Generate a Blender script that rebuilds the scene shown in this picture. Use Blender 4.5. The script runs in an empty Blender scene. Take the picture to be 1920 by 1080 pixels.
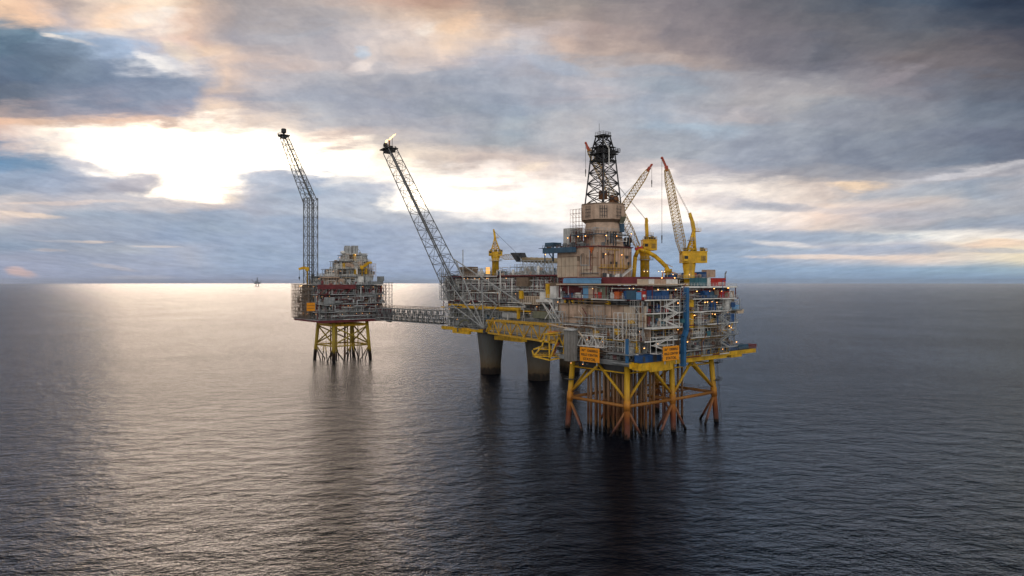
import bpy, math, random
from mathutils import Vector, Matrix
random.seed(7)
SC = bpy.context.scene
COL = SC.collection
R = math.radians

# ------------------------------------------------------------------ camera
CAMH = 57.0
FPX = 1280.0
HZ = 529.5
cd = bpy.data.cameras.new('camera'); cam = bpy.data.objects.new('camera', cd); COL.objects.link(cam)
cd.lens = 24.0; cd.sensor_width = 36.0; cd.clip_start = 1.0; cd.clip_end = 400000.0
cd.shift_y = -(540 - HZ) / 1920.0
cam.location = (0, 0, CAMH); cam.rotation_euler = (R(90), 0, 0)
SC.camera = cam

# ------------------------------------------------------------------ colour management
SC.view_settings.view_transform = 'Standard'
SC.view_settings.look = 'None'
SC.view_settings.exposure = 0.0
SC.view_settings.gamma = 1.0

# ------------------------------------------------------------------ node helpers
def lin(c):
    out = []
    for v in c[:3]:
        v = v / 255.0
        out.append(v / 12.92 if v <= 0.04045 else ((v + 0.055) / 1.055) ** 2.4)
    return out

class NT:
    def __init__(s, tree): s.t = tree; s.n = tree.nodes; s.l = tree.links
    def node(s, typ, **kw):
        nd = s.n.new(typ)
        for k, v in kw.items(): setattr(nd, k, v)
        return nd
    def put(s, sock, v):
        if v is None: return
        if isinstance(v, bpy.types.NodeSocket): s.l.new(v, sock)
        else: sock.default_value = v
    def math(s, op, a, b=None, c=None, clamp=False):
        nd = s.node('ShaderNodeMath', operation=op, use_clamp=clamp)
        s.put(nd.inputs[0], a); s.put(nd.inputs[1], b); s.put(nd.inputs[2], c)
        return nd.outputs[0]
    def step(s, x, a, b, smooth=True):
        nd = s.node('ShaderNodeMapRange', interpolation_type='SMOOTHSTEP' if smooth else 'LINEAR')
        nd.inputs['From Min'].default_value = a; nd.inputs['From Max'].default_value = b
        s.put(nd.inputs['Value'], x)
        return nd.outputs['Result']
    def mix(s, f, a, b, mode='MIX'):
        nd = s.node('ShaderNodeMix', data_type='RGBA', blend_type=mode)
        nd.clamp_factor = True
        s.put(nd.inputs['Factor'], f)
        for i, v in ((6, a), (7, b)):
            if not isinstance(v, bpy.types.NodeSocket): v = (v[0], v[1], v[2], 1)
            s.put(nd.inputs[i], v)
        return nd.outputs[2]
    def vec(s, x, y, z=0.0):
        nd = s.node('ShaderNodeCombineXYZ'); s.put(nd.inputs[0], x); s.put(nd.inputs[1], y); s.put(nd.inputs[2], z)
        return nd.outputs[0]
    def noise(s, v, scale, detail=4, rough=.55, col=False, dim='3D'):
        nd = s.node('ShaderNodeTexNoise', noise_dimensions=dim)
        s.put(nd.inputs['Vector'], v); nd.inputs['Scale'].default_value = scale
        nd.inputs['Detail'].default_value = detail; nd.inputs['Roughness'].default_value = rough
        return nd.outputs['Color' if col else 'Fac']
    def ramp(s, f, stops, interp='LINEAR'):
        nd = s.node('ShaderNodeValToRGB'); cr = nd.color_ramp; cr.interpolation = interp
        while len(cr.elements) < len(stops): cr.elements.new(0.5)
        for e, (p, c) in zip(cr.elements, stops):
            e.position = p; e.color = (c[0], c[1], c[2], 1)
        s.put(nd.inputs[0], f)
        return nd.outputs[0]

# ------------------------------------------------------------------ sky and sun
SUN_AZ = math.degrees(math.atan((500 - 960) / FPX)); SUN_EL = 11.0
W = bpy.data.worlds.new('World'); SC.world = W; W.use_nodes = True
W.node_tree.nodes.clear()
w = NT(W.node_tree)
WH = (255, 244, 222, 3.0)      # burnt-out cloud gap round the hidden sun
WP = (255, 246, 232, 1.5)
WW = (255, 250, 246, 1.15)
SKYX = [0, 60, 120, 240, 300, 360, 420, 480, 600, 720, 840, 960, 1100, 1250, 1400, 1550, 1700, 1820, 1920]
SKY = {
 -700: [(84,72,68)]*6 + [(84,74,70),(80,72,70),(74,70,72),(66,64,68),(66,66,72),(54,56,62),(44,46,54),(36,39,47),(30,33,41),(27,30,38),(25,28,36),(24,27,35),(23,26,34)],
 -250: [(140,120,108),(138,118,108),(136,118,110),(146,124,112),(142,122,110),(132,118,110),(124,114,110),(116,110,110),(110,106,108),(106,100,98),(112,104,102),(94,92,94),(80,80,86),(66,68,76),(56,60,70),(48,54,66),(42,48,60),(38,44,56),(34,40,52)],
 0: [(240,212,184),(222,192,172),(182,170,168),(255,236,216),(250,232,212),(216,192,176),(186,174,170),(168,164,168),(186,180,182),(206,182,172),(204,172,156),(150,145,146),(152,147,148),(138,134,142),(124,124,134),(96,103,116),(80,94,112),(60,74,94),(46,56,74)],
 30: [(226,196,172),(232,200,176),(192,184,188),(250,222,198),(255,248,240),(228,204,188),(194,180,176),(174,170,174),(180,178,184),(214,198,188),(222,196,176),(172,160,156),(168,158,156),(140,136,144),(126,124,134),(104,108,118),(94,102,116),(74,84,100),(52,62,80)],
 62: [(118,142,164),(108,134,156),(172,194,220),(204,206,216),(232,214,208),(222,196,184),(200,188,186),(182,180,188),(174,178,190),(222,212,210),(238,214,192),(196,190,194),(184,168,164),(142,138,146),(128,126,136),(108,110,120),(102,106,116),(90,92,104),(66,72,88)],
 90: [(96,122,146),(100,122,146),(116,136,160),(176,198,228),(212,206,210),(238,214,194),(222,202,190),(200,190,190),(182,182,192),(212,206,208),(226,208,196),(190,192,202),(196,180,174),(156,148,152),(130,128,138),(110,114,126),(112,112,120),(102,100,108),(84,86,98)],
 120: [(94,114,140),(98,118,142),(112,130,152),(134,152,178),(236,240,248),(226,216,214),(234,212,198),(220,202,194),(194,190,196),(206,204,210),(206,196,196),(184,190,206),(178,176,182),(182,170,168),(138,136,144),(116,120,134),(122,118,124),(112,110,118),(96,98,108)],
 150: [(98,114,138),(98,118,144),(112,130,154),(124,142,168),(134,150,176),(170,182,204),(224,206,196),(196,192,198),(178,182,194),(180,184,196),(172,178,192),(168,178,196),(182,186,198),(158,168,184),(160,160,168),(148,150,160),(136,134,144),(112,118,132),(100,106,120)],
 180: [(106,120,140),(112,126,146),(124,136,158),(138,150,174),(146,160,184),(154,168,194),(196,188,194),(174,178,192),(170,178,194),(162,170,188),(154,164,182),(158,170,190),(190,188,196),(160,172,190),(168,168,174),(162,162,170),(138,140,152),(112,120,136),(98,106,122)],
 208: [(176,164,166),(160,156,166),(152,154,170),(160,162,180),(166,166,182),(164,170,190),(240,220,204),(196,190,194),(178,184,196),(168,174,190),(158,168,184),(156,170,190),(180,186,198),(168,180,198),(184,182,188),(154,162,176),(140,146,160),(112,124,142),(100,112,130)],
 232: [(236,200,178),(232,202,182),(218,196,186),(240,210,192),(228,202,190),(236,212,196),WP,(238,222,210),(186,188,196),(176,180,192),(168,174,188),(160,174,190),(190,192,200),(164,182,202),(164,176,192),(156,164,180),(140,148,162),(116,128,146),(106,116,134)],
 258: [(214,196,192),(255,242,232,1.05),WP,WP,WH,WH,WH,WP,(222,206,198),(190,186,190),(178,182,190),(170,180,192),(186,188,196),(168,178,192),(160,170,188),(150,160,176),(134,144,160),(118,128,148),(108,118,138)],
 300: [(112,150,188),(132,158,188),(214,216,226),WH,WH,WH,WH,WH,WH,(252,240,224),(212,200,196),(206,196,194),(182,184,192),(166,174,186),(156,166,184),(142,152,170),(128,140,160),(116,130,150),(112,122,142)],
 330: [(150,168,194),(152,168,194),(160,174,198),(212,210,218),WH,WH,WH,(226,224,230),(176,190,212),WP,WW,(240,226,218),(214,210,214),(206,202,206),(170,172,184),(160,164,176),(160,164,176),(184,184,192),(176,178,188)],
 360: [(158,172,194),(162,174,196),(162,174,196),(180,182,194),WH,WH,(244,232,220),(186,192,208),(158,180,206),(206,212,226),WH,WW,WW,WW,(255,248,242,1.05),(220,208,202),(198,200,206),(164,178,196),(170,176,188)],
 384: [(206,204,210),(190,192,202),(186,188,200),(200,202,212),(214,212,218),(212,206,208),(196,196,206),(182,190,208),(172,186,208),(184,196,214),WH,WW,WW,(242,232,228),(220,218,224),(240,224,214),(212,204,204),(176,182,192),(172,178,190)],
 404: [(228,216,210),(196,194,202),(168,180,198),(162,178,200),(168,182,204),(160,176,200),(170,184,206),(182,190,208),(184,196,214),(186,196,212),(206,212,222),WW,WW,WW,(255,250,246,1.05),(238,220,210),(194,192,200),(178,182,192),(168,176,190)],
 425: [(172,184,200),(172,180,196),(170,180,198),(164,178,200),(156,174,200),(158,176,200),(162,180,204),(168,184,208),(164,182,208),(172,186,210),(176,188,208),(176,190,210),(236,236,240),(196,206,222),(206,208,218),(232,218,210),(184,188,198),(168,176,190),(166,174,190)],
 447: [(154,168,190),(156,168,190),(154,168,190),(158,172,196),(154,172,200),(156,174,200),(156,174,202),(162,180,206),(160,178,206),(166,182,208),(170,184,208),(160,178,204),(176,190,210),(160,180,206),(164,182,206),(170,184,204),(232,238,240),(244,242,238),(240,236,232)],
 468: [(146,164,188),(152,168,192),(160,172,194),(176,186,202),(170,182,204),(176,186,206),(164,180,206),(158,178,206),(160,178,206),(164,180,208),(170,186,210),(168,182,206),(164,180,206),(150,172,200),(156,176,204),(184,190,206),(190,192,204),(240,228,212),(252,240,214)],
 484: [(158,168,192),(160,170,194),(158,170,194),(164,176,200),(166,178,202),(174,184,204),(164,180,206),(158,178,206),(158,178,206),(162,178,206),(166,182,208),(166,182,206),(160,178,206),(150,174,204),(158,180,208),(196,200,212),(228,216,210),(228,222,212),(240,232,208)],
 505: [(156,168,196),(160,170,196),(160,172,198),(164,176,202),(160,174,202),(162,176,202),(158,176,204),(154,174,204),(154,174,204),(158,176,206),(160,178,208),(158,176,204),(152,174,204),(146,172,204),(150,176,208),(150,176,206),(150,178,206),(152,180,204),(160,184,202)],
 526: [(158,170,198)]*4 + [(156,170,200)]*4 + [(150,170,200)]*3 + [(146,168,198)]*3 + [(140,166,198)]*2 + [(136,164,196)]*3,
}
tc = w.node('ShaderNodeTexCoord')
sep = w.node('ShaderNodeSeparateXYZ'); w.l.new(tc.outputs['Generated'], sep.inputs[0])
DX, DY, DZ = sep.outputs
yy = w.math('MAXIMUM', DY, 0.3)
u0 = w.math('DIVIDE', DX, yy)
v0 = w.math('MAXIMUM', w.math('DIVIDE', DZ, yy), 0.0)
# cloud-deck coordinates: a flat layer overhead seen in perspective
den = w.math('ADD', v0, 0.10)
cloud_p = w.vec(w.math('DIVIDE', u0, den), w.math('DIVIDE', 0.55, den), 0.0)
n1 = w.noise(cloud_p, 1.5, 6, .6)
n2 = w.noise(w.vec(w.math('MULTIPLY', u0, 7.0), w.math('MULTIPLY', v0, 15.0), 4.2), 1.0, 5, .58)
n3 = w.noise(w.vec(w.math('MULTIPLY', u0, 5.0), w.math('MULTIPLY', v0, 26.0), 9.2), 1.0, 6, .6)
lowv = w.step(v0, 0.0, 0.22)
wa = w.math('MULTIPLY', w.math('SUBTRACT', n2, .5), .20)
u1 = w.math('ADD', u0, wa)
wb = w.math('MULTIPLY', w.math('SUBTRACT', n3, .5), w.math('MULTIPLY_ADD', lowv, .075, .022))
v1 = w.math('MAXIMUM', w.math('ADD', v0, w.math('MULTIPLY', wb, w.step(v0, 0.0, 0.03))), 0.0)
uu = w.math('MULTIPLY_ADD', u1, FPX / 3200.0, 0.5)
rows = sorted(SKY.keys(), reverse=True)
cc = None; prev = None
for ry in rows:
    st = []
    for xx, c in zip(SKYX, SKY[ry]):
        k = c[3] if len(c) > 3 else 1.0
        l3 = lin(c); st.append(((xx + 640) / 3200.0, [a * k for a in l3]))
    rc = w.ramp(uu, st, 'LINEAR')
    vv = (HZ - ry) / FPX
    if cc is None: cc = rc
    else: cc = w.mix(w.step(v1, prev, vv), cc, rc)
    prev = vv
# thin streaks and puffs of cloud: (px, py, half width, half height, tilt, colour, strength)
BL = [(1450, 388, 75, 8, 0, (172,180,196), .9), (1560, 392, 70, 7, 0, (206,202,208), .7),
      (1560, 443, 140, 9, 2, (158,176,200), .9), (1640, 470, 170, 8, -1, (164,180,204), .8),
      (1610, 348, 45, 6, 0, (252,226,196), .9), (1830, 322, 120, 6, -8, (212,214,222), .8), (1760, 352, 160, 8, -6, (156,172,192), .6),
      (1860, 416, 110, 9, -5, (150,166,188), .7), (1700, 404, 80, 5, 0, (172,178,192), .7),
      (1560, 482, 130, 4, 0, (252,232,216), .8), (1880, 458, 70, 6, -3, (244,214,190), .7), (1880, 470, 50, 4, 0, (170,180,196), .7),
      (1470, 458, 60, 5, 4, (240,236,234), .7), (1440, 468, 80, 5, 0, (166,184,206), .7),
      (175, 453, 30, 2.2, 0, (250,226,204), .55), (130, 453, 60, 2.0, 0, (206,206,212), .4), (85, 470, 30, 3, 0, (216,204,200), .5),
      (290, 463, 46, 2.2, 1, (236,222,212), .55), (205, 498, 36, 3, 9, (212,204,204), .45), (38, 512, 26, 8, 12, (240,200,182), .6),
      (60, 405, 55, 4, 5, (250,230,212), .8), (110, 383, 110, 2.5, -1, (236,220,212), .6), (260, 519, 60, 4, 0, (184,188,204), .6),
      (300, 118, 26, 9, 24, (255,255,255), .9), (95, 67, 20, 5, 15, (255,244,232), .7), (140, 77, 34, 4, 12, (226,220,216), .5),
      (270, 104, 20, 7, 20, (252,252,255), .9), (210, 55, 30, 7, 10, (255,240,226), .7), (330, 95, 30, 12, 35, (255,240,218), .6),
      (795, 62, 18, 9, -8, (255,250,244), .6), (675, 120, 30, 9, -22, (250,240,236), .55), (730, 80, 50, 18, -30, (238,226,220), .45),
      (680, 97, 14, 8, 0, (186,212,238), .7), (865, 45, 40, 12, -18, (246,212,182), .7), (1060, 80, 30, 12, 10, (216,192,178), .6),
      (1045, 122, 44, 12, 14, (166,184,208), .6), (1090, 158, 45, 10, 8, (198,196,204), .6), (1260, 160, 60, 12, 6, (154,170,188), .6),
      (1330, 245, 50, 12, 4, (168,190,212), .6), (1490, 195, 50, 12, -6, (186,186,188), .5), (1680, 150, 60, 8, -24, (156,152,162), .6),
      (235, 348, 34, 12, 0, (188,188,200), .85), (165, 310, 40, 6, 14, (190,194,210), .7), (990, 318, 30, 8, -8, (255,240,222), .8),
      (905, 354, 70, 5, 0, (222,214,214), .8), (660, 355, 24, 7, 10, (206,212,224), .7), (510, 335, 60, 14, 0, (170,188,212), .7),
      (1230, 325, 30, 4, 0, (250,244,242), .6), (1340, 362, 70, 12, 0, (255,252,250), .5), (1190, 362, 40, 8, 0, (186,196,210), .6)]
pu = w.math('MULTIPLY_ADD', w.math('ADD', u0, w.math('MULTIPLY', wa, .22)), FPX, 960.0)
pv = w.math('MULTIPLY_ADD', w.math('ADD', v0, w.math('MULTIPLY', wb, .4)), -FPX, HZ)
rag = w.math('MULTIPLY', w.math('SUBTRACT', w.noise(w.vec(w.math('MULTIPLY', u0, 26.0), w.math('MULTIPLY', v0, 70.0), 1.7), 1.0, 7, .7), .5), 4.0)
for (bx, by, hw, hh, tl, c, k) in BL:
    ct, sn = math.cos(R(tl)), math.sin(R(tl))
    ax = w.math('MULTIPLY_ADD', pu, ct / hw, -bx * ct / hw); bx2 = w.math('MULTIPLY_ADD', pv, sn / hw, -by * sn / hw)
    ay = w.math('MULTIPLY_ADD', pu, -sn / hh, bx * sn / hh); by2 = w.math('MULTIPLY_ADD', pv, ct / hh, -by * ct / hh)
    X = w.math('ADD', ax, bx2); Y = w.math('ADD', ay, by2)
    d = w.math('ADD', w.math('MULTIPLY_ADD', X, X, w.math('MULTIPLY', Y, Y)), rag)
    f = w.math('MULTIPLY', w.step(d, 2.4, 0.0), k * .85)
    cc = w.mix(f, cc, lin(c))
# fine tonal variation of the cloud sheet
g1 = w.math('MULTIPLY_ADD', n1, 0.50, 0.755)
cc = w.mix(1.0, cc, w.mix(w.noise(cloud_p, 2.6, 5, .6), (.97, .985, 1.03), (1.06, 1.01, .95)), 'MULTIPLY')
n4 = w.noise(cloud_p, 6.5, 8, .68)
g2 = w.step(n4, .3, .72); cc = w.mix(1.0, cc, w.mix(g2, (.88, .88, .895), (1.12, 1.11, 1.09)), 'MULTIPLY')
n5 = w.noise(w.vec(w.math('MULTIPLY', u1, 16.0), w.math('MULTIPLY', v1, 34.0), 2.6), 1.0, 8, .66)
cc = w.mix(w.step(v0, .04, .16), cc, w.mix(1.0, cc, w.mix(w.step(n5, .3, .7), (.90, .905, .92), (1.10, 1.085, 1.06)), 'MULTIPLY'))
gv = w.node('ShaderNodeVectorMath', operation='SCALE'); w.l.new(cc, gv.inputs[0]); w.l.new(g1, gv.inputs['Scale'])
front = w.mix(1.0, gv.outputs[0], (.985, .965, .935), 'MULTIPLY')
# clear Nishita sky and grey overcast for the half of the sky behind the camera
sk = w.node('ShaderNodeTexSky', sky_type='NISHITA', sun_disc=False)
sk.sun_elevation = R(SUN_EL); sk.sun_rotation = R(SUN_AZ)
sv = w.node('ShaderNodeVectorMath', operation='SCALE'); w.l.new(sk.outputs[0], sv.inputs[0]); sv.inputs['Scale'].default_value = 0.10
nb = w.noise(tc.outputs['Generated'], 3.0, 5, .6)
back = w.mix(.55, sv.outputs[0], w.mix(w.step(nb, .35, .65), (1.15, 1.10, 1.06), (1.95, 1.78, 1.62)))
ff = w.step(DY, -0.45, 0.05)
allsky = w.mix(ff, back, front)
bg = w.node('ShaderNodeBackground'); w.l.new(allsky, bg.inputs['Color']); bg.inputs['Strength'].default_value = 1.0
wo = w.node('ShaderNodeOutputWorld'); w.l.new(bg.outputs[0], wo.inputs[0])
W.cycles.sampling_method = 'MANUAL'; W.cycles.sample_map_resolution = 512

sd = bpy.data.lights.new('sun', 'SUN'); sd.energy = 0.44; sd.angle = R(29); sd.color = (1.0, .71, .46)
so = bpy.data.objects.new('sun', sd); COL.objects.link(so)
sdir = Vector((math.sin(R(SUN_AZ)) * math.cos(R(SUN_EL)), math.cos(R(SUN_AZ)) * math.cos(R(SUN_EL)), math.sin(R(SUN_EL))))
so.rotation_euler = sdir.to_track_quat('Z', 'Y').to_euler()
so.location = (0, 0, 300)

# ------------------------------------------------------------------ materials
MATS = {}
def paint(name, c, rough=.55, metal=0.0, var=.22, rust=.0, ribs=None):
    if name in MATS: return MATS[name]
    m = bpy.data.materials.new(name); m.use_nodes = True; t = NT(m.node_tree)
    b = m.node_tree.nodes['Principled BSDF']
    co = t.node('ShaderNodeTexCoord').outputs['Object']
    n = t.noise(co, .35, 5, .65)
    c1 = [x * (1 - var) for x in c]; c2 = [min(1, x * (1 + var)) for x in c]
    col = t.mix(t.step(n, .3, .7), c1, c2)
    if rust > 0:
        mp = t.node('ShaderNodeMapping'); mp.inputs['Scale'].default_value = (1.3, 1.3, .22); t.l.new(co, mp.inputs[0])
        r = t.noise(mp.outputs[0], .9, 6, .7)
        col = t.mix(t.step(r, .74 - rust * .4, .92 - rust * .4), col, (.16, .062, .025))
    t.l.new(col, b.inputs['Base Color'])
    b.inputs['Roughness'].default_value = rough; b.inputs['Metallic'].default_value = metal
    MATS[name] = m
    return m
def emit(name, c, s):
    m = bpy.data.materials.new(name); m.use_nodes = True; b = m.node_tree.nodes['Principled BSDF']
    b.inputs['Base Color'].default_value = (.02, .02, .02, 1)
    b.inputs['Emission Color'].default_value = (*c, 1); b.inputs['Emission Strength'].default_value = s
    MATS[name] = m; return m
paint('yellow', (.72, .42, .015), .5, 0, .26, .5)
paint('crane_yellow', (.74, .43, .012), .5, 0, .22, .36)
paint('flare_grey', (.17, .18, .19), .5, .2, .25, .2)
paint('lagging', (.34, .27, .17), .6, 0, .2, .2)
paint('crane_red', (.42, .06, .03), .5, 0, .2, .2)
paint('boom_yellow', (.50, .31, .035), .5, 0, .2, .3)
paint('white', (.78, .77, .74), .5, 0, .18, .2)
paint('galv', (.44, .46, .47), .5, .1, .25, .12)
paint('grey', (.24, .255, .265), .55, 0, .25, .2)
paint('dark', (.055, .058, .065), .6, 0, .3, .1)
paint('black', (.02, .02, .022), .6, 0, .3)
paint('maroon', (.17, .028, .034), .55, 0, .25, .1)
paint('red', (.50, .035, .025), .5, 0, .2)
paint('drum_grey', (.22, .21, .20), .5, .1, .2, .3)
paint('duct_blue', (.025, .13, .30), .45, 0, .2, .1)
paint('tan', (.54, .385, .285), .6, 0, .2, .32)
paint('cream', (.60, .48, .36), .6, 0, .12, .12)
paint('tan_dark', (.21, .15, .105), .6, 0, .25, .3)
paint('blue', (.018, .085, .25), .45, 0, .25, .05)
paint('light_blue', (.17, .40, .66), .5, 0, .15)
paint('steel_blue', (.045, .11, .18), .5, 0, .2, .1)
paint('teal', (.045, .16, .20), .5, 0, .2)
paint('orange', (.92, .34, .006), .5, 0, .06)
paint('orange_red', (.62, .14, .03), .5, 0, .15)
paint('green_grey', (.19, .20, .14), .6, 0, .2, .2)
paint('cable', (.05, .05, .055), .5)
paint('rust', (.20, .085, .035), .7, 0, .3, .4)
paint('hazed_steel', (.17, .20, .25), .7)  # pale blue-grey: part of the distance haze is mixed into the colour
emit('lamp', (1.0, .40, .09), 7)
emit('lamp_white', (1.0, .55, .20), 4.5)
emit('amber_window', (1.0, .50, .10), 1.3)
emit('flame', (1.0, .52, .18), 5.0)

def zone(name, stops, rough=.6):     # paint that changes with height above the sea: coating, rust, splash-zone growth
    m = bpy.data.materials.new(name); m.use_nodes = True; t = NT(m.node_tree)
    b = m.node_tree.nodes['Principled BSDF']
    g = t.node('ShaderNodeNewGeometry').outputs['Position']
    sp = t.node('ShaderNodeSeparateXYZ'); t.l.new(g, sp.inputs[0])
    n = t.noise(g, .5, 5, .7)
    z = t.math('MULTIPLY_ADD', t.math('SUBTRACT', n, .5), 7.0, sp.outputs[2])
    f = t.math('DIVIDE', z, 40.0, clamp=True)
    col = t.ramp(f, [(a / 40.0, c) for a, c in stops])
    mp = t.node('ShaderNodeMapping'); mp.inputs['Scale'].default_value = (2, 2, .18); t.l.new(g, mp.inputs[0])
    n2 = t.noise(mp.outputs[0], 1.0, 5, .7)
    col = t.mix(t.step(n2, .35, .75), col, t.mix(.5, col, (.09, .045, .022)))
    t.l.new(col, b.inputs['Base Color']); b.inputs['Roughness'].default_value = rough
    MATS[name] = m; return m
zone('jacket', [(0, (.012, .012, .012)), (1.2, (.02, .016, .013)), (2.0, (.30, .13, .10)), (5.5, (.26, .075, .04)), (8.5, (.36, .11, .02)), (13, (.56, .22, .015)), (18, (.72, .42, .015)), (40, (.74, .44, .015))])
zone('ring', [(0, (.3, .1, .03)), (11, (.36, .13, .025)), (16, (.50, .26, .03))])
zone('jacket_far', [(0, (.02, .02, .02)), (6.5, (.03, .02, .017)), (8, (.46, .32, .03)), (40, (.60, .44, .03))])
zone('brace_low', [(0, (.012, .012, .012)), (1.3, (.02, .016, .013)), (2.2, (.22, .09, .075)), (8, (.30, .12, .045)), (12, (.5, .22, .02))])
zone('conductor', [(0, (.01, .01, .01)), (1.6, (.03, .02, .015)), (3, (.30, .15, .065)), (7, (.17, .06, .022)), (12, (.27, .145, .07)), (26, (.26, .165, .10))])
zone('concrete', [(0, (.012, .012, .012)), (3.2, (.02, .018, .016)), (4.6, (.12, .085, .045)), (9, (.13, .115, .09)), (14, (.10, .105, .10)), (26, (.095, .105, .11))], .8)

# sea
m = bpy.data.materials.new('sea_water'); m.use_nodes = True; m.node_tree.nodes.clear(); t = NT(m.node_tree)
g = t.node('ShaderNodeNewGeometry').outputs['Position']
mp = t.node('ShaderNodeMapping'); mp.inputs['Scale'].default_value = (.80, 1.22, 1); mp.inputs['Rotation'].default_value = (0, 0, R(-16)); t.l.new(g, mp.inputs[0])
P = mp.outputs[0]
h1 = t.noise(P, .014, 2, .5); h2 = t.noise(P, .085, 3, .55); h3 = t.noise(P, .27, 5, .62); h4 = t.noise(P, 1.2, 3, .6)
patch = t.noise(g, .007, 5, .6)
hh = t.math('ADD', t.math('MULTIPLY', h1, 1.8), t.math('MULTIPLY', h2, 2.6))
hh = t.math('ADD', hh, t.math('MULTIPLY', h3, t.math('MULTIPLY_ADD', patch, 3.0, .15)))
hh = t.math('ADD', hh, t.math('MULTIPLY', h4, .50))
bp = t.node('ShaderNodeBump'); bp.inputs['Strength'].default_value = .66; bp.inputs['Distance'].default_value = 1.0
t.l.new(hh, bp.inputs['Height'])
fr = t.node('ShaderNodeFresnel'); fr.inputs['IOR'].default_value = 1.33; t.l.new(bp.outputs[0], fr.inputs['Normal'])
gl = t.node('ShaderNodeBsdfGlossy'); gl.inputs['Color'].default_value = (.90, .94, 1.0, 1); t.l.new(bp.outputs[0], gl.inputs['Normal'])
t.l.new(t.math('MULTIPLY_ADD', patch, .10, .07), gl.inputs['Roughness'])
df = t.node('ShaderNodeBsdfDiffuse'); df.inputs['Color'].default_value = (.001, .0035, .009, 1)
mx = t.node('ShaderNodeMixShader'); t.l.new(t.math('POWER', fr.outputs[0], 1.5), mx.inputs[0]); t.l.new(df.outputs[0], mx.inputs[1]); t.l.new(gl.outputs[0], mx.inputs[2])
mo_ = t.node('ShaderNodeOutputMaterial'); t.l.new(mx.outputs[0], mo_.inputs[0])
MATS['sea'] = m

# ------------------------------------------------------------------ geometry helpers: a chunk is (verts, faces, smooth)
def g_box(x0, x1, y0, y1, z0, z1):
    v = [(x0, y0, z0), (x1, y0, z0), (x1, y1, z0), (x0, y1, z0), (x0, y0, z1), (x1, y0, z1), (x1, y1, z1), (x0, y1, z1)]
    return v, [(0, 3, 2, 1), (4, 5, 6, 7), (0, 1, 5, 4), (1, 2, 6, 5), (2, 3, 7, 6), (3, 0, 4, 7)], False
def frame_of(a, b):
    a = Vector(a); b = Vector(b); d = b - a; L = d.length
    if L < 1e-6: d = Vector((0, 0, 1)); L = 1e-6
    d /= L
    up = Vector((0, 0, 1)) if abs(d.z) < .95 else Vector((1, 0, 0))
    s = d.cross(up).normalized(); t2 = s.cross(d).normalized()
    return a, b, s, t2
def g_bar(a, b, w, h=None):
    h = h or w; a, b, s, t2 = frame_of(a, b); v = []
    for p in (a, b):
        for i, j in ((-1, -1), (1, -1), (1, 1), (-1, 1)): v.append(tuple(p + s * (i * w / 2) + t2 * (j * h / 2)))
    return v, [(3, 2, 1, 0), (4, 5, 6, 7), (0, 1, 5, 4), (1, 2, 6, 5), (2, 3, 7, 6), (3, 0, 4, 7)], False
def g_tube(a, b, r, r2=None, n=8, cap=True):
    r2 = r if r2 is None else r2; a, b, s, t2 = frame_of(a, b); v = []
    for p, q in ((a, r), (b, r2)):
        for i in range(n):
            an = 2 * math.pi * i / n; v.append(tuple(p + s * (math.cos(an) * q) + t2 * (math.sin(an) * q)))
    f = [(i, (i + 1) % n, n + (i + 1) % n, n + i) for i in range(n)]
    if cap: f += [tuple(range(n - 1, -1, -1)), tuple(range(n, 2 * n))]
    return v, f, n >= 8
def g_path(pts, r, n=6):
    return g_join(*[g_tube(pts[i], pts[i + 1], r, n=n) for i in range(len(pts) - 1)])
def g_barpath(pts, w, h=None):
    return g_join(*[g_bar(pts[i], pts[i + 1], w, h) for i in range(len(pts) - 1)])
def g_lathe(c, prof, n=24, caps=True, rot=0.0):
    v = []; f = []
    for (r, z) in prof:
        for i in range(n):
            an = 2 * math.pi * i / n + rot; v.append((c[0] + r * math.cos(an), c[1] + r * math.sin(an), z))
    for k in range(len(prof) - 1):
        for i in range(n):
            f.append((k * n + i, k * n + (i + 1) % n, (k + 1) * n + (i + 1) % n, (k + 1) * n + i))
    if caps: f.append(tuple(range(n - 1, -1, -1))); f.append(tuple(range((len(prof) - 1) * n, len(prof) * n)))
    return v, f, n > 12
def g_ball(c, r, n=8, sz=1.0):
    pr = [(max(.01, r * math.sin(math.pi * k / 5)), c[2] - r * sz * math.cos(math.pi * k / 5)) for k in range(6)]
    return g_lathe(c, pr, n)
def g_join(*gs):
    V = []; F = []; S = []
    for (v, f, s) in gs:
        o = len(V); V += v; F += [tuple(i + o for i in q) for q in f]
        S += (s if isinstance(s, list) else [s] * len(f))
    return V, F, S
def g_xf(g, M): return [tuple(M @ Vector(p)) for p in g[0]], g[1], g[2]
def g_prism(poly, z0, z1):           # polygon (x, y) extruded in z
    n = len(poly); v = [(x, y, z0) for x, y in poly] + [(x, y, z1) for x, y in poly]
    return v, [tuple(range(n - 1, -1, -1)), tuple(range(n, 2 * n))] + [(i, (i + 1) % n, n + (i + 1) % n, n + i) for i in range(n)], False
def g_rail(pts, h=1.15, sp=2.0, w=.07):
    out = []
    for a, b in zip(pts[:-1], pts[1:]):
        a = Vector(a); b = Vector(b); L = (b - a).length; k = max(1, int(L / sp))
        for q in (h, h * .52): out.append(g_bar(a + Vector((0, 0, q)), b + Vector((0, 0, q)), w))
        for i in range(k + 1):
            p = a.lerp(b, i / k); out.append(g_bar(p, p + Vector((0, 0, h)), w))
    return g_join(*out)
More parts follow.
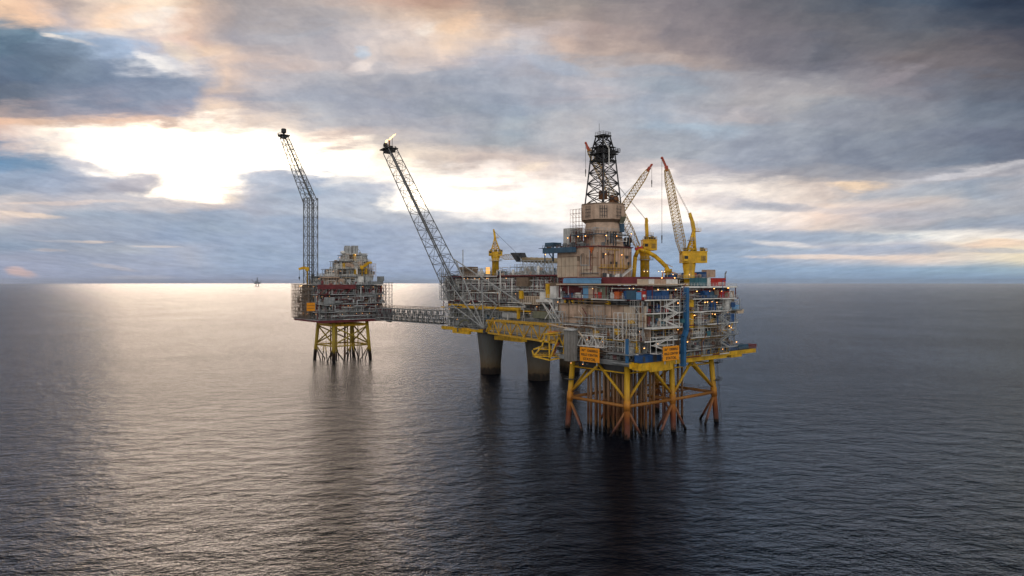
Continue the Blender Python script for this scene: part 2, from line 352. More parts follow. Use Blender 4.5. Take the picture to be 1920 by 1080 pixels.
def g_lattice(a, b, wa, wb, n, rc=.15, rb=.08, ha=None, hb=None, side=None, zig=False):
    """four chords from a to b with bracing on each face; side = vector of the width axis"""
    a = Vector(a); b = Vector(b); d = (b - a).normalized(); ha = ha or wa; hb = hb or wb
    s = Vector(side).normalized() if side else (d.cross(Vector((0, 0, 1))).normalized() if abs(d.z) < .98 else Vector((1, 0, 0)))
    s = (s - d * s.dot(d)).normalized(); t2 = s.cross(d).normalized()
    def cor(k):
        f = k / n; p = a.lerp(b, f); w_ = (wa + (wb - wa) * f) / 2; h_ = (ha + (hb - ha) * f) / 2
        return [p + s * (i * w_) + t2 * (j * h_) for i, j in ((-1, -1), (1, -1), (1, 1), (-1, 1))]
    out = []; C = [cor(k) for k in range(n + 1)]
    for q in range(4): out.append(g_tube(C[0][q], C[n][q], rc, n=6))
    for k in range(n):
        for q in range(4):
            p, r_ = q, (q + 1) % 4
            if zig:
                out.append(g_tube(C[k][p] if k % 2 else C[k][r_], C[k + 1][r_] if k % 2 else C[k + 1][p], rb, n=4))
            else:
                out.append(g_tube(C[k][p], C[k + 1][r_], rb, n=4)); out.append(g_tube(C[k][r_], C[k + 1][p], rb, n=4))
            out.append(g_tube(C[k + 1][p], C[k + 1][r_], rb, n=4))
    return g_join(*out)

# ------------------------------------------------------------------ scene objects
def link_mesh(name, g, mat, parent=None):
    me = bpy.data.meshes.new(name); me.from_pydata(g[0], [], g[1]); me.update()
    s = g[2] if isinstance(g[2], list) else [g[2]] * len(g[1])
    me.polygons.foreach_set('use_smooth', [bool(x) for x in s])
    me.materials.append(MATS[mat]); o = bpy.data.objects.new(name, me); COL.objects.link(o)
    if parent is not None: o.parent = parent
    return o
def size_of(g):
    xs, ys, zs = zip(*g[0]); return (max(xs) - min(xs)) + (max(ys) - min(ys)) + (max(zs) - min(zs))
class Thing:
    def __init__(s, name, label, cat, loc=(0, 0, 0), rz=0.0, group=None):
        o = bpy.data.objects.new(name, None); COL.objects.link(o); o.location = loc; o.rotation_euler = (0, 0, rz)
        o['label'] = label; o['category'] = cat
        if group: o['group'] = group
        s.o = o; s.pool = {}; s.loc = Vector(loc); s.rz = rz
    def add(s, name, g, mat, label=None):          # the 100 largest of each name become parts of their own
        s.pool.setdefault(name, []).append((g, mat, label))
    def part(s, name, g, mat, label=None, parent=None):
        o = link_mesh(name, g, mat, parent or s.o)
        if label: o['label'] = label
        return o
    def build(s):
        for name, L in s.pool.items():
            L.sort(key=lambda q: -size_of(q[0]))
            for g, mat, lab in L[:100]: s.part(name, g, mat, lab)
            rest = {}
            for g, mat, lab in L[100:]: rest.setdefault(mat, []).append(g)
            if rest:                                # one mesh with several paints
                me = bpy.data.meshes.new(name); V = []; F = []; S = []; MI = []
                for i, (mat, gs) in enumerate(rest.items()):
                    me.materials.append(MATS[mat])
                    for g in gs:
                        o_ = len(V); V += g[0]; F += [tuple(k + o_ for k in q) for q in g[1]]
                        S += (g[2] if isinstance(g[2], list) else [g[2]] * len(g[1])); MI += [i] * len(g[1])
                me.from_pydata(V, [], F); me.update()
                me.polygons.foreach_set('use_smooth', [bool(x) for x in S]); me.polygons.foreach_set('material_index', MI)
                ob = bpy.data.objects.new(name, me); COL.objects.link(ob); ob.parent = s.o; ob['kind'] = 'stuff'
        s.pool = {}
        return s.o
class Frame:                                        # local frame of a platform: x = ev, y = eu
    def __init__(s, ox, oy, deg=39.2):
        s.o = Vector((ox, oy, 0)); s.a = R(deg); s.ex = Vector((math.cos(s.a), math.sin(s.a), 0)); s.ey = Vector((-math.sin(s.a), math.cos(s.a), 0))
    def w(s, x, y, z=0): return s.o + s.ex * x + s.ey * y + Vector((0, 0, z))
    def loc(s, P): q = Vector(P) - s.o; return Vector((q.dot(s.ex), q.dot(s.ey), q.z))
    def onx(s, px, py, x):                          # point of the plane local x = const seen at (px, py) of the photograph
        d = Vector(((px - 960) / FPX, 1, (HZ - py) / FPX)); o = s.loc((0, 0, CAMH)); dl = Vector((d.dot(s.ex), d.dot(s.ey), d.z))
        return o + dl * ((x - o.x) / dl.x)
    def ony(s, px, py, y):
        d = Vector(((px - 960) / FPX, 1, (HZ - py) / FPX)); o = s.loc((0, 0, CAMH)); dl = Vector((d.dot(s.ex), d.dot(s.ey), d.z))
        return o + dl * ((y - o.y) / dl.y)
def W3(px, py, D): return Vector(((px - 960) / FPX * D, D, CAMH + (HZ - py) / FPX * D))

# ------------------------------------------------------------------ the sea
V = [(0, 0, 0)]; F = []
radii = [60, 150, 300, 600, 1200, 2500, 5000, 10000, 20000, 42000]; NS = 64
for r in radii:
    for i in range(NS): V.append((r * math.cos(2 * math.pi * i / NS), r * math.sin(2 * math.pi * i / NS), 0))
for i in range(NS): F.append((0, 1 + i, 1 + (i + 1) % NS))
for k in range(len(radii) - 1):
    for i in range(NS):
        a = 1 + k * NS; b_ = a + NS; F.append((a + i, b_ + i, b_ + (i + 1) % NS, a + (i + 1) % NS))
sea = link_mesh('sea', (V, F, False), 'sea'); sea['kind'] = 'structure'

# ------------------------------------------------------------------ generic platform detailing
class Face:
    """one side of a platform: a runs along the side, d runs inwards, z up"""
    def __init__(s, axis, fixed): s.axis = axis; s.f = fixed
    def P(s, a, d, z): return (s.f + d, a, z) if s.axis == 'x' else (a, s.f + d, z)
    def box(s, a0, a1, d0, d1, z0, z1):
        p = s.P(a0, d0, z0); q = s.P(a1, d1, z1)
        return g_box(min(p[0], q[0]), max(p[0], q[0]), min(p[1], q[1]), max(p[1], q[1]), z0, z1)
    def px(s, fr, px, py, d=0.0):
        p = fr.onx(px, py, s.f + d) if s.axis == 'x' else fr.ony(px, py, s.f + d)
        return (p.y if s.axis == 'x' else p.x), p.z
U = random.uniform
def pipes(T, fc, a0, a1, z0, z1, d0, d1, n, mats, rmin=.09, rmax=.32, minlen=3):
    for _ in range(n):
        mat = random.choice(mats); r = U(rmin, rmax) ** 1.0; d = U(d0, d1); k = random.random()
        if k < .40:
            L = U(minlen, max(minlen + 1, (a1 - a0) * .45)); s_ = U(a0, max(a0 + .1, a1 - L)); e = min(a1, s_ + L); z = U(z0 + .5, z1 - .4)
            pts = [fc.P(s_, d, z), fc.P(e, d, z)]
            if random.random() < .75:
                z2 = U(z0 + .2, z1 - .3); pts.append(fc.P(e, d, z2))
                if random.random() < .5: pts.append(fc.P(min(a1, e + U(1, 5)), d, z2))
            if random.random() < .5: pts.insert(0, fc.P(s_, d, U(z0 + .1, z1 - .3)))
            T.add('pipe', g_path(pts, r), mat)
        elif k < .78:
            a = U(a0, a1); zb = U(z0, z0 + (z1 - z0) * .3); zt = U(z0 + (z1 - z0) * .6, z1)
            pts = [fc.P(a, d, zb), fc.P(a, d, zt)]
            if random.random() < .4: pts.append(fc.P(a, d + U(1, 2.5), zt))
            T.add('pipe', g_path(pts, r), mat)
        elif k < .9:   # inverted U
            a = U(a0, a1 - 2); wd = U(.8, 3); zt = U(z0 + (z1 - z0) * .5, z1 - .3)
            T.add('pipe', g_path([fc.P(a, d, z0), fc.P(a, d, zt), fc.P(min(a1, a + wd), d, zt), fc.P(min(a1, a + wd), d, z0)], r), mat)
        else:          # cable tray
            L = U(4, max(5, (a1 - a0) * .7)); s_ = U(a0, max(a0 + .1, a1 - L)); z = U(z0 + (z1 - z0) * .55, z1 - .3)
            T.add('cable_tray', fc.box(s_, min(a1, s_ + L), d, d + .5, z, z + .14), mat)
def kit(T, fc, a0, a1, z0, z1, d0, d1, n, mats):
    H = z1 - z0
    for _ in range(n):
        mat = random.choice(mats); a = U(a0, a1 - 1.2); d = U(d0, d1); k = random.random()
        if k < .45:
            ww = U(.7, 2.6); hh_ = U(.7, min(2.6, H * .8)); b1 = fc.box(a, min(a1, a + ww), d, d + U(.6, 1.4), z0 + .05, z0 + hh_)
            T.add('cabinet', g_join(b1, fc.box(a + .1, min(a1, a + ww) - .1, d - .06, d - .01, z0 + .25, z0 + hh_ - .15)), mat)
        elif k < .75:
            r = U(.4, .9); h_ = U(1.2, min(4.0, H * .9)); c = fc.P(a, d + r, 0)
            T.add('tank', g_lathe(c, [(r * .5, z0 + .05), (r, z0 + .3), (r, z0 + h_ - .3), (r * .5, z0 + h_)], 12), mat)
        else:
            r = U(.35, .8); zc = z0 + r + .5; L = U(1.5, 4); p = fc.P(a, d + r, zc); q = fc.P(min(a1, a + L), d + r, zc)
            T.add('tank', g_join(g_tube(p, q, r, n=12), fc.box(a + .2, a + .5, d, d + 2 * r, z0, zc), fc.box(min(a1, a + L) - .5, min(a1, a + L) - .2, d, d + 2 * r, z0, zc)), mat)
def lamps(T, pts, fc=None, mat='lamp', r=.20):
    for p in pts:
        p = Vector(p)
        h = T.part('floodlight', g_join(g_box(p.x - .28, p.x + .28, p.y - .28, p.y + .28, p.z + .12, p.z + .34), g_bar(p + Vector((0, 0, .34)), p + Vector((0, 0, .9)), .08)), 'galv')
        T.part('bulb', g_ball(p, r * .62, 6, .8), mat, None, h)
def storey(T, fc, a0, a1, z0, z1, o):
    """edge beam, railing, columns, back wall, equipment, pipes and lamps of one open deck level"""
    g = o.get
    edge = g('edge', 'galv'); th = g('th', .45); dep = g('dep', 4.0); H = z1 - z0
    x = a0; first = True
    while x < a1 - .4:                              # the walkway edge steps in and out from bay to bay
        L = min(U(4, 11), a1 - x); L = a1 - x if a1 - x - L < 2 else L
        off = 0.0 if (first or random.random() < .45) else random.choice([-.5, -.9, -1.3, .35]) * g('step', 1.0); first = False
        T.add('deck_edge', fc.box(x, x + L - .03, off - .1, .12, z0 - th * U(.6, 1.0), z0 + .08), edge if random.random() < .62 else random.choice(g('edge2', ['galv', 'tan_dark', 'grey', 'maroon', 'white'])))
        if g('rail', 1):
            T.add('railing', g_rail([fc.P(x, off, z0 + .1), fc.P(x + L, off, z0 + .1)], 1.15, 1.9, .06), g('railmat', 'galv'))
        x += L
    cs = g('cs', 6.0); k = max(1, round((a1 - a0) / cs))
    for i in range(k + 1):
        a = a0 + (a1 - a0) * i / k; a = min(max(a, a0 + .25), a1 - .25)
        T.add('column', fc.box(a - .15, a + .15, .9, 1.2, z0 + .12, z1 - th), g('col', 'maroon'))
        if i < k and random.random() < g('br', .25):
            b_ = a0 + (a1 - a0) * (i + 1) / k
            T.add('brace', g_bar(fc.P(a, 1.2, z0 + .3), fc.P(b_, 1.2, z1 - th - .2), .15), g('col', 'maroon'))
    wall = g('wall')
    if wall:
        x = a0
        while x < a1 - .5:
            L = min(U(*g('wl', (3, 9))), a1 - x); mt = random.choice(wall)
            if mt:
                T.add('wall_panel', fc.box(x, x + L - .12, dep, dep + .3, z0 + .1, z1 - th - .02), mt)
                if g('ribs', 0):
                    q = x + .9
                    while q < x + L - .4:
                        T.add('rib', fc.box(q, q + .12, dep - .1, dep - .002, z0 + .12, z1 - th - .05), mt); q += U(1.0, 1.9)
                if random.random() < .35 and H > 3:
                    T.add('door', fc.box(x + .8, x + 1.8, dep - .09, dep - .003, z0 + .12, z0 + 2.2), random.choice(['dark', 'grey', 'white', 'maroon']))
            x += L
    if g('kit', 0): kit(T, fc, a0 + .3, a1 - .5, z0 + .12, z1 - th, .9, max(1.2, dep - 1.6), g('kit'), g('kmats', ['grey', 'white', 'dark']))
    if g('pipes', 0): pipes(T, fc, a0 + .2, a1 - .2, z0 + .12, z1 - th, .4, dep - .3, g('pipes'), g('pmats', ['galv', 'white', 'grey']), g('rmin', .07), g('rmax', .25))
    for _ in range(g('lamps', 0)):
        lamps(T, [fc.P(U(a0 + 1, a1 - 1), U(.3, 1.6), z1 - th - U(.9, 1.3))], mat=g('lm', 'lamp'))
def hangers(T, fc, a0, a1, zs_, n, mats):
    for _ in range(n):
        a = U(a0, a1 - 3); z = random.choice(zs_) + U(.1, 1.8); L = U(1.2, 4.0); k = random.random()
        if k < .4: T.add('cabinet', fc.box(a, a + L * .6, -U(.5, 1.3), -.15, z, z + U(.8, 2.2)), random.choice(mats))
        elif k < .7: T.add('platform', g_join(fc.box(a, a + L, -1.6, -.15, z, z + .12), g_rail([fc.P(a, -.2, z + .1), fc.P(a, -1.6, z + .1), fc.P(a + L, -1.6, z + .1), fc.P(a + L, -.2, z + .1)], 1.1, 1.0, .06)), random.choice(['galv', 'yellow', 'white', 'tan_dark']))
        else: T.add('pipe', g_path([fc.P(a, -.4, z - 2), fc.P(a, -.4, z + U(1, 6)), fc.P(a + L, -.4, z + U(1, 6))], U(.08, .2)), random.choice(mats))
def stair_tower(T, fc, a0, a1, d0, z0, z1, lev, mat='white', w=.16):
    out = []; dd = 2.6
    for a in (a0, a1):
        for d in (d0, d0 + dd): out.append(g_bar(fc.P(a, d, z0), fc.P(a, d, z1), w))
    k = max(1, round((z1 - z0) / lev))
    for i in range(k + 1):
        z = z0 + (z1 - z0) * i / k
        out += [g_bar(fc.P(a0, d0, z), fc.P(a1, d0, z), w), g_bar(fc.P(a0, d0 + dd, z), fc.P(a1, d0 + dd, z), w), g_bar(fc.P(a0, d0, z), fc.P(a0, d0 + dd, z), w), g_bar(fc.P(a1, d0, z), fc.P(a1, d0 + dd, z), w)]
    T.add('stair_frame', g_join(*out), mat)
    for i in range(k):
        z = z0 + (z1 - z0) * i / k; zz = z0 + (z1 - z0) * (i + 1) / k
        p, q = (a0, a1) if i % 2 else (a1, a0)
        T.add('stair_flight', g_join(g_bar(fc.P(p, d0 + .5, z), fc.P(q, d0 + .5, zz), .12, .3), g_bar(fc.P(p, d0 + 1.5, z), fc.P(q, d0 + 1.5, zz), .12, .3),
              g_bar(fc.P(p, d0 + .5, z + 1), fc.P(q, d0 + .5, zz + 1), .07)), mat)
def scaffold(T, fc, a0, a1, d, z0, z1, sx=2.0, sz=2.0, mat='galv', w=.09, name='scaffold'):
    out = []; k = max(1, round((a1 - a0) / sx)); q = max(1, round((z1 - z0) / sz))
    for dd in (d, d + 1.4):
        for i in range(k + 1):
            a = a0 + (a1 - a0) * i / k; out.append(g_bar(fc.P(a, dd, z0), fc.P(a, dd, z1), w))
        for j in range(q + 1):
            z = z0 + (z1 - z0) * j / q; out.append(g_bar(fc.P(a0, dd, z), fc.P(a1, dd, z), w))
    for i in range(k):
        for j in range(q):
            if random.random() < .45:
                out.append(g_bar(fc.P(a0 + (a1 - a0) * i / k, d, z0 + (z1 - z0) * j / q), fc.P(a0 + (a1 - a0) * (i + 1) / k, d, z0 + (z1 - z0) * (j + 1) / q), w * .8))
    T.add(name, g_join(*out), mat)
def roof_clutter(T, x0, x1, y0, y1, z, n, hmax, mats, pm=None):
    for _ in range(n):
        x = U(x0, x1 - 1); y = U(y0, y1 - 1); k = random.random(); mat = random.choice(mats); h = U(.8, hmax)
        if k < .3: T.add('cabinet', g_box(x, x + U(.8, 3), y, y + U(.8, 3), z, z + h * .6), mat)
        elif k < .5: T.add('tank', g_lathe((x, y, 0), [(.3, z), (.8, z + .3), (.8, z + h - .3), (.3, z + h)], 12), mat)
        elif k < .8:
            L = U(3, 9)
            if random.random() < .5: pts = [(x, y, z), (x, y, z + h), (min(x1, x + L), y, z + h), (min(x1, x + L), y, z)]
            else: pts = [(x, y, z), (x, y, z + h), (x, min(y1, y + L), z + h), (x, min(y1, y + L), z)]
            T.add('pipe', g_path(pts, U(.08, .24)), random.choice(pm or mats))
        else: T.add('pipe', g_path([(x, y, z), (x, y, z + h * U(.8, 1.4))], U(.06, .16)), random.choice(pm or mats))

# ------------------------------------------------------------------ NEAR PLATFORM (steel jacket, drilling)
N = Frame(41.7, 247.3)
T = Thing('drilling_platform', 'large wellhead platform on yellow and rust steel jacket legs nearest the camera', 'oil platform', N.o, N.a)
LX = [(0, 0, 0, 0), (25.6, 0, 24.3, -2.0), (51.4, 0, 53.4, -1.2)]
LB = [(0, 28, -2.4, 28.5), (25.6, 28, 24.5, 30), (51.4, 28, 53.4, 29.2)]
ZR = 12.0
def lerp_leg(L, z): f = z / 26.5; return (L[2] + (L[0] - L[2]) * f, L[3] + (L[1] - L[3]) * f, z)
for L in LX + LB:
    T.add('jacket_leg', g_join(g_tube(lerp_leg(L, -3), lerp_leg(L, 26.5), 1.05, n=18), g_tube(lerp_leg(L, 10.5), lerp_leg(L, 14), 1.25, n=18)), 'jacket')
def node(L, z): return lerp_leg(L, z)
pairs = [(LX[0], LX[1]), (LX[1], LX[2]), (LB[0], LB[1]), (LB[1], LB[2]), (LX[0], LB[0]), (LX[1], LB[1]), (LX[2], LB[2])]
for A, B in pairs:
    a = Vector(node(A, ZR)); b = Vector(node(B, ZR)); top = (Vector(node(A, 26)) + Vector(node(B, 26))) / 2
    T.add('ring_beam', g_tube(a, b, .62, n=12), 'ring')
    T.add('railing', g_rail([a + Vector((0, 0, .7)), b + Vector((0, 0, .7))], 1.1, 2.4, .09), 'rust')
    T.add('brace', g_tube(node(A, 13.8), top, .52, n=12), 'jacket'); T.add('brace', g_tube(node(B, 13.8), top, .52, n=12), 'jacket')
    T.add('upper_beam', g_tube(Vector(node(A, 24.0)), Vector(node(B, 24.0)), .28, n=8), 'yellow')
    d = (b - a).normalized()
    for P_, s_ in ((A, 1), (B, -1)):
        base = Vector(node(P_, 11.0)); foot = Vector(node(P_, 0)) + d * (s_ * 8.6); foot.z = -1.5
        T.add('splay_brace', g_tube(base, foot, .5, n=12), 'brace_low')
T.add('walkway', g_join(g_box(1.2, 24.5, 12.5, 13.7, 12.3, 12.5), g_box(26.5, 50.5, 8, 9.2, 12.3, 12.5), g_box(26.5, 50.5, 18, 19.2, 12.3, 12.5)), 'rust')
for i in range(10):
    for j in range(4):
        x = 3.2 + j * 4.9 + U(-.7, .7); y = 2.2 + i * 2.35 + U(-.3, .3); r = random.choice([.36, .42, .5])
        T.add('conductor', g_tube((x, y, -3), (x, y, 27), r, n=10), 'conductor')
for x, y, r in ((19.5, 4, .35), (20.8, 10, .3), (22.5, 16, .3), (30, 14, .55), (32, 20, .45), (41.5, 9, .48), (44.2, 9, .48), (35, 22, .5), (20, 24, .4), (47, 20, .45), (28, 6, .28)):
    T.add('caisson', g_tube((x, y, -3), (x, y, 27), r, n=10), random.choice(['conductor', 'brace_low', 'jacket']))
# ladder on the right leg
T.add('ladder', g_join(g_bar((53.8, -2.8, 0), (52.2, -2.0, 25), .1), g_bar((54.6, -2.8, 0), (53.0, -2.0, 25), .1), *[g_bar((53.8 - .064 * k, -2.8 + .032 * k, k), (54.6 - .064 * k, -2.8 + .032 * k, k), .08) for k in range(1, 25)]), 'dark')
for z in (17.0, 24.0): T.add('platform', g_join(g_box(51.4, 55, -3, 0, z, z + .15), g_rail([(51.4, -3, z + .1), (55, -3, z + .1), (55, 0, z + .1)], 1.2, 1.5, .08)), 'dark')
T.add('platform', g_join(g_box(-3, 0, 26, 30, 19, 19.2), g_rail([(-3, 30, 19), (-3, 26, 19), (0, 26, 19)], 1.2, 1.5, .08)), 'dark')

NL = Face('x', -1.0)     # left-hand side
NR = Face('y', -9.0)     # right-hand side
# bottom girder deck
T.part('deck', g_box(-1.0, 54, -3.4, 36, 27.6, 28.4), 'dark')
for y in (4, 10, 16, 22, 28, 34): T.add('deck_beam', g_box(0, 53, y - .25, y + .25, 26.4, 27.6), 'yellow')
for x in (6, 13, 20, 27, 34, 41, 48): T.add('deck_beam', g_box(x - .25, x + .25, -3, 35.5, 26.5, 27.55), 'dark')
T.add('girder', g_box(-2.2, 56, -4.4, -3.4, 26.2, 28.6), 'yellow'); T.add('girder', g_box(-2.3, -1.1, -3.4, 36, 26.8, 28.3), 'grey')
T.add('girder', g_box(-2.6, 14.0, -8.5, -4.45, 25.9, 28.5), 'yellow'); T.add('girder', g_box(2.0, 15.0, -8.9, -8.55, 25.2, 28.3), 'yellow')
T.add('girder', g_box(56, 78, -4.2, -3.4, 27.0, 28.6), 'yellow'); T.part('deck', g_box(54, 78, -3.4, 9, 27.8, 28.4), 'dark')
T.add('girder', g_box(77.2, 78, -3.4, 9, 27.0, 28.6), 'yellow'); T.add('girder', g_box(60, 68, -3.8, 4, 25.9, 26.98), 'yellow')
T.add('railing', g_rail([(56, -3.9, 28.6), (78, -3.9, 28.6), (78, 9, 28.6)], 1.2, 1.6, .08), 'grey')
# under-deck pipework between the conductors and the deck
for _ in range(16):
    y = U(1, 34); T.add('pipe', g_path([(U(0, 4), y, U(24.5, 26.2)), (U(15, 24), y, U(24.5, 26.2))], U(.12, .3)), random.choice(['galv', 'dark', 'rust']))
T.add('wellhead_screen', g_box(1.2, 1.5, 2, 26, 23.2, 26.3), 'dark')
# solid dark heart of the decks
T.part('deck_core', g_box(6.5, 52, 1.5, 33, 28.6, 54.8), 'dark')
lev = [28.4, 31.5, 36.2, 41.0, 46.0, 50.8, 55.2]
# floor plates of the levels
for (z, xa, xb, ya, yb) in ((31.5, -1, 55, -5.3, 36), (36.2, -1, 56, -8.9, 36), (41.0, -1, 57, -8.9, 36), (46.0, 16, 60, -8.9, 34), (50.8, -1, 57, -8.9, 36), (55.2, 18, 56, -8.9, 34)):
    T.part('deck', g_box(xa + .13, xb, ya + .13, yb, z - .4, z), 'grey')
# left-hand side, bottom to top
WPIPE = ['white', 'white', 'galv', 'cream', 'galv', 'tan_dark']
storey(T, NL, -3, 36, 28.4, 31.5, dict(edge='galv', dep=4, wall=['dark', 'dark', 'tan_dark'], kit=26, kmats=['grey', 'white', 'tan_dark', 'dark', 'steel_blue', 'maroon'], pipes=36, pmats=['galv', 'grey', 'white', 'tan_dark'], col='grey', lamps=2, rmax=.2))
storey(T, NL, -6, 36, 31.5, 36.2, dict(edge='white', th=.35, dep=4.5, wall=['dark', 'tan_dark', 'dark', 'grey'], kit=18, kmats=['grey', 'white', 'yellow', 'tan_dark', 'steel_blue'], pipes=70, pmats=WPIPE, col='galv', br=.6, lamps=2, rmax=.22))
storey(T, NL, -8.9, 36, 36.2, 41.0, dict(edge='tan_dark', th=.4, dep=3.2, wall=['tan_dark', 'tan', 'tan', 'dark'], kit=34, kmats=['tan', 'grey', 'white', 'maroon', 'tan_dark'], pipes=56, pmats=['tan_dark', 'white', 'galv', 'cream', 'yellow'], col='tan_dark', lamps=2, rmax=.18))
# tan clad walls of the level above
x = -8.9
while x < 36:
    L = min(random.choice([3.2, 4.6, 5.8]), 36 - x); mt = 'tan' if x > -3 else 'cream'
    T.add('wall_panel', g_box(-.4, 0, x, x + L - .1, 41.1, 48.6), mt); x += L
    T.add('rib', g_box(-.52, -.403, x - .2, x + .02, 41.1, 48.6), 'tan_dark')
T.add('wall_panel', g_box(0, 6.4, 1.5, 35.9, 41.1, 48.5), 'tan')
T.add('deck_edge', g_box(-1.1, -.41, -8.9, 36, 43.2, 43.45), 'tan_dark')
pipes(T, NL, -8, 35.5, 41.2, 45.0, -.9, .4, 16, ['tan_dark', 'white', 'galv', 'yellow'], .06, .14)
T.add('railing', g_rail([(-1.1, -8.9, 43.5), (-1.1, 36, 43.5)], 1.1, 2.0, .07), 'tan_dark')
storey(T, NL, -8.9, 36, 48.6, 50.8, dict(edge='tan_dark', th=.3, dep=3.0, rail=0, wall=['dark', 'tan_dark'], kit=6, kmats=['yellow', 'grey'], pipes=14, pmats=['tan_dark', 'dark', 'grey'], col='dark'))
storey(T, NL, -8.9, 36, 50.8, 56.3, dict(edge='maroon', th=.5, dep=4.2, wall=['maroon', 'maroon', 'dark'], kit=26, kmats=['white', 'grey', 'blue', 'dark', 'red', 'light_blue'], pipes=34, pmats=['maroon', 'grey', 'dark', 'white'], col='maroon', lamps=4, lm='lamp_white', br=.3, rmax=.16))
T.add('deck_edge', g_box(-1.6, 24, -8.9, 36, 56.0, 56.5), 'cream')
T.add('wall_panel', NL.box(*sorted((NL.px(N, 1088, 550)[0], NL.px(N, 1098, 550)[0])), 1.4, 1.6, 50.9, 55.6), 'light_blue', 'light blue panel')
T.add('wall_panel', NL.box(*sorted((NL.px(N, 1098.5, 550)[0], NL.px(N, 1114, 550)[0])), 1.4, 1.6, 50.9, 55.6), 'tan')
T.add('wall_panel', NL.box(*sorted((NL.px(N, 1114.5, 550)[0], NL.px(N, 1136, 550)[0])), 1.4, 1.6, 50.9, 55.4), 'green_grey')
T.add('tarpaulin', g_join(g_bar((-1.2, NL.px(N, 1057, 531)[0], 57.5), (-1.2, NL.px(N, 1127, 531)[0], 57.4), .4, 1.6), g_bar((.2, NL.px(N, 1057, 531)[0], 58.5), (.2, NL.px(N, 1120, 531)[0], 58.5), 2.4, .3)), 'light_blue', 'pale blue tarpaulin')
T.add('wall_panel', g_box(1.6, 23, -4, 36, 56.5, 59.0), 'maroon')
# front corner, below: grey pipe frames
storey(T, Face('y', -5.5), -1, 16, 28.4, 31.5, dict(edge='white', dep=3, wall=['dark', 'grey'], kit=10, kmats=['grey', 'white', 'tan_dark', 'steel_blue'], pipes=20, pmats=['white', 'galv'], col='steel_blue', lamps=1, rmax=.15))
# right-hand side
BL_ = ['blue', 'grey', 'white', 'steel_blue', 'dark', 'dark', 'maroon', 'tan_dark', 'tan_dark', 'rust', 'teal', 'galv', 'tan']
storey(T, Face('y', -5.5), 16, 56, 28.4, 31.5, dict(edge='grey', dep=3, wall=['dark', 'dark', 'grey'], kit=26, kmats=BL_, pipes=30, pmats=['galv', 'grey', 'dark', 'tan_dark'], col='yellow', lamps=2, rmax=.16))
storey(T, NR, 14, 56, 31.5, 36.2, dict(edge='galv', th=.3, dep=4.5, wall=['dark', 'dark', 'black', 'green_grey', 'tan_dark'], kit=36, kmats=BL_, pipes=52, pmats=['galv', 'yellow', 'dark', 'white', 'tan_dark', 'grey'], col='grey', lamps=3, br=.2, rmax=.22))
storey(T, NR, -1, 57, 36.2, 41.0, dict(edge='white', th=.4, dep=4.0, wall=['dark', 'black', 'tan_dark', 'cream'], kit=40, kmats=BL_, pipes=46, pmats=['galv', 'white', 'yellow', 'tan_dark', 'rust'], col='galv', br=.1, lamps=3, rmax=.18))
storey(T, NR, -1, 57, 41.0, 46.0, dict(edge='white', th=.4, dep=3.6, wall=['cream', 'black', 'tan', 'green_grey', 'dark'], kit=42, kmats=BL_, pipes=44, pmats=['galv', 'white', 'maroon', 'rust'], col='galv', br=.1, lamps=3, rmax=.16, ribs=1))
storey(T, NR, -1, 60, 46.0, 50.8, dict(edge='white', th=.4, dep=3.6, wall=['dark', 'tan_dark', 'cream', 'black'], kit=42, kmats=BL_ + ['maroon', 'red'], pipes=44, pmats=['galv', 'white', 'maroon', 'dark'], col='galv', br=.1, lamps=3, rmax=.16))
storey(T, NR, -1, 57, 50.8, 55.2, dict(edge='white', th=.4, dep=4.0, wall=['dark', 'maroon', 'black', 'tan_dark'], kit=44, kmats=BL_ + ['red', 'blue', 'blue'], pipes=40, pmats=['galv', 'white', 'maroon', 'blue'], col='maroon', lamps=3, rmax=.16))
hangers(T, NR, 16, 55, lev[1:6], 44, BL_)
for (ya_, yb_, z0_, z1_, m_) in ((-7, -2, 36.4, 46, 'white'), (4, 9, 31.6, 40.6, 'galv'), (17, 21, 36.4, 48, 'tan_dark'), (24, 30, 31.6, 38, 'white'), (10, 14, 40, 48.4, 'galv'), (-8, -4, 46, 50.6, 'white')):
    scaffold(T, NL, ya_, yb_, -1.9, z0_, z1_, 1.7, 1.9, m_, .09)
for (xa_, xb_, z0_, z1_, m_) in ((17, 21, 46.2, 55, 'galv'), (36, 42, 31.7, 40.6, 'tan_dark'), (44, 48, 41.2, 50.4, 'galv'), (28, 31, 36.4, 45.6, 'white')):
    scaffold(T, NR, xa_, xb_, -1.7, z0_, z1_, 1.6, 1.9, m_, .08)
pipes(T, NL, -8, 35, 31.7, 41, -1.4, .2, 36, ['white', 'galv', 'tan_dark', 'cream', 'rust', 'yellow'], .07, .17)
hangers(T, NL, -8, 34, [31.5, 36.2, 36.2, 41.0], 30, ['tan_dark', 'white', 'galv', 'grey', 'yellow', 'rust', 'maroon'])
T.add('column', NR.box(NR.px(N, 1293, 590)[0], NR.px(N, 1302, 590)[0], .3, 2.2, 40.0, 50.4), 'crane_yellow')
T.add('deck_edge', g_box(20, 56, -9.2, -8.9, 54.9, 55.6), 'white')
T.add('railing', g_rail([(20, -8.9, 55.6), (56, -8.9, 55.6), (56, 30, 55.6)], 1.15, 1.9, .07), 'white')
T.part('end_wall', g_box(52, 52.3, -4, 33, 31.8, 55.0), 'grey')
for z, zz in zip(lev[1:-1], lev[2:]):      # far end, open balconies with kit
    T.add('railing', g_rail([(57, -8.9, z), (57, 20, z)], 1.15, 1.9, .07), 'white')
for _ in range(40):
    i = random.randrange(1, 6); z = lev[i]; y = U(-8, 14); T.add('cabinet', g_box(53.2, 54.2 + U(0, 2), y, y + U(.8, 2.6), z, z + U(.8, 2.4)), random.choice(BL_))
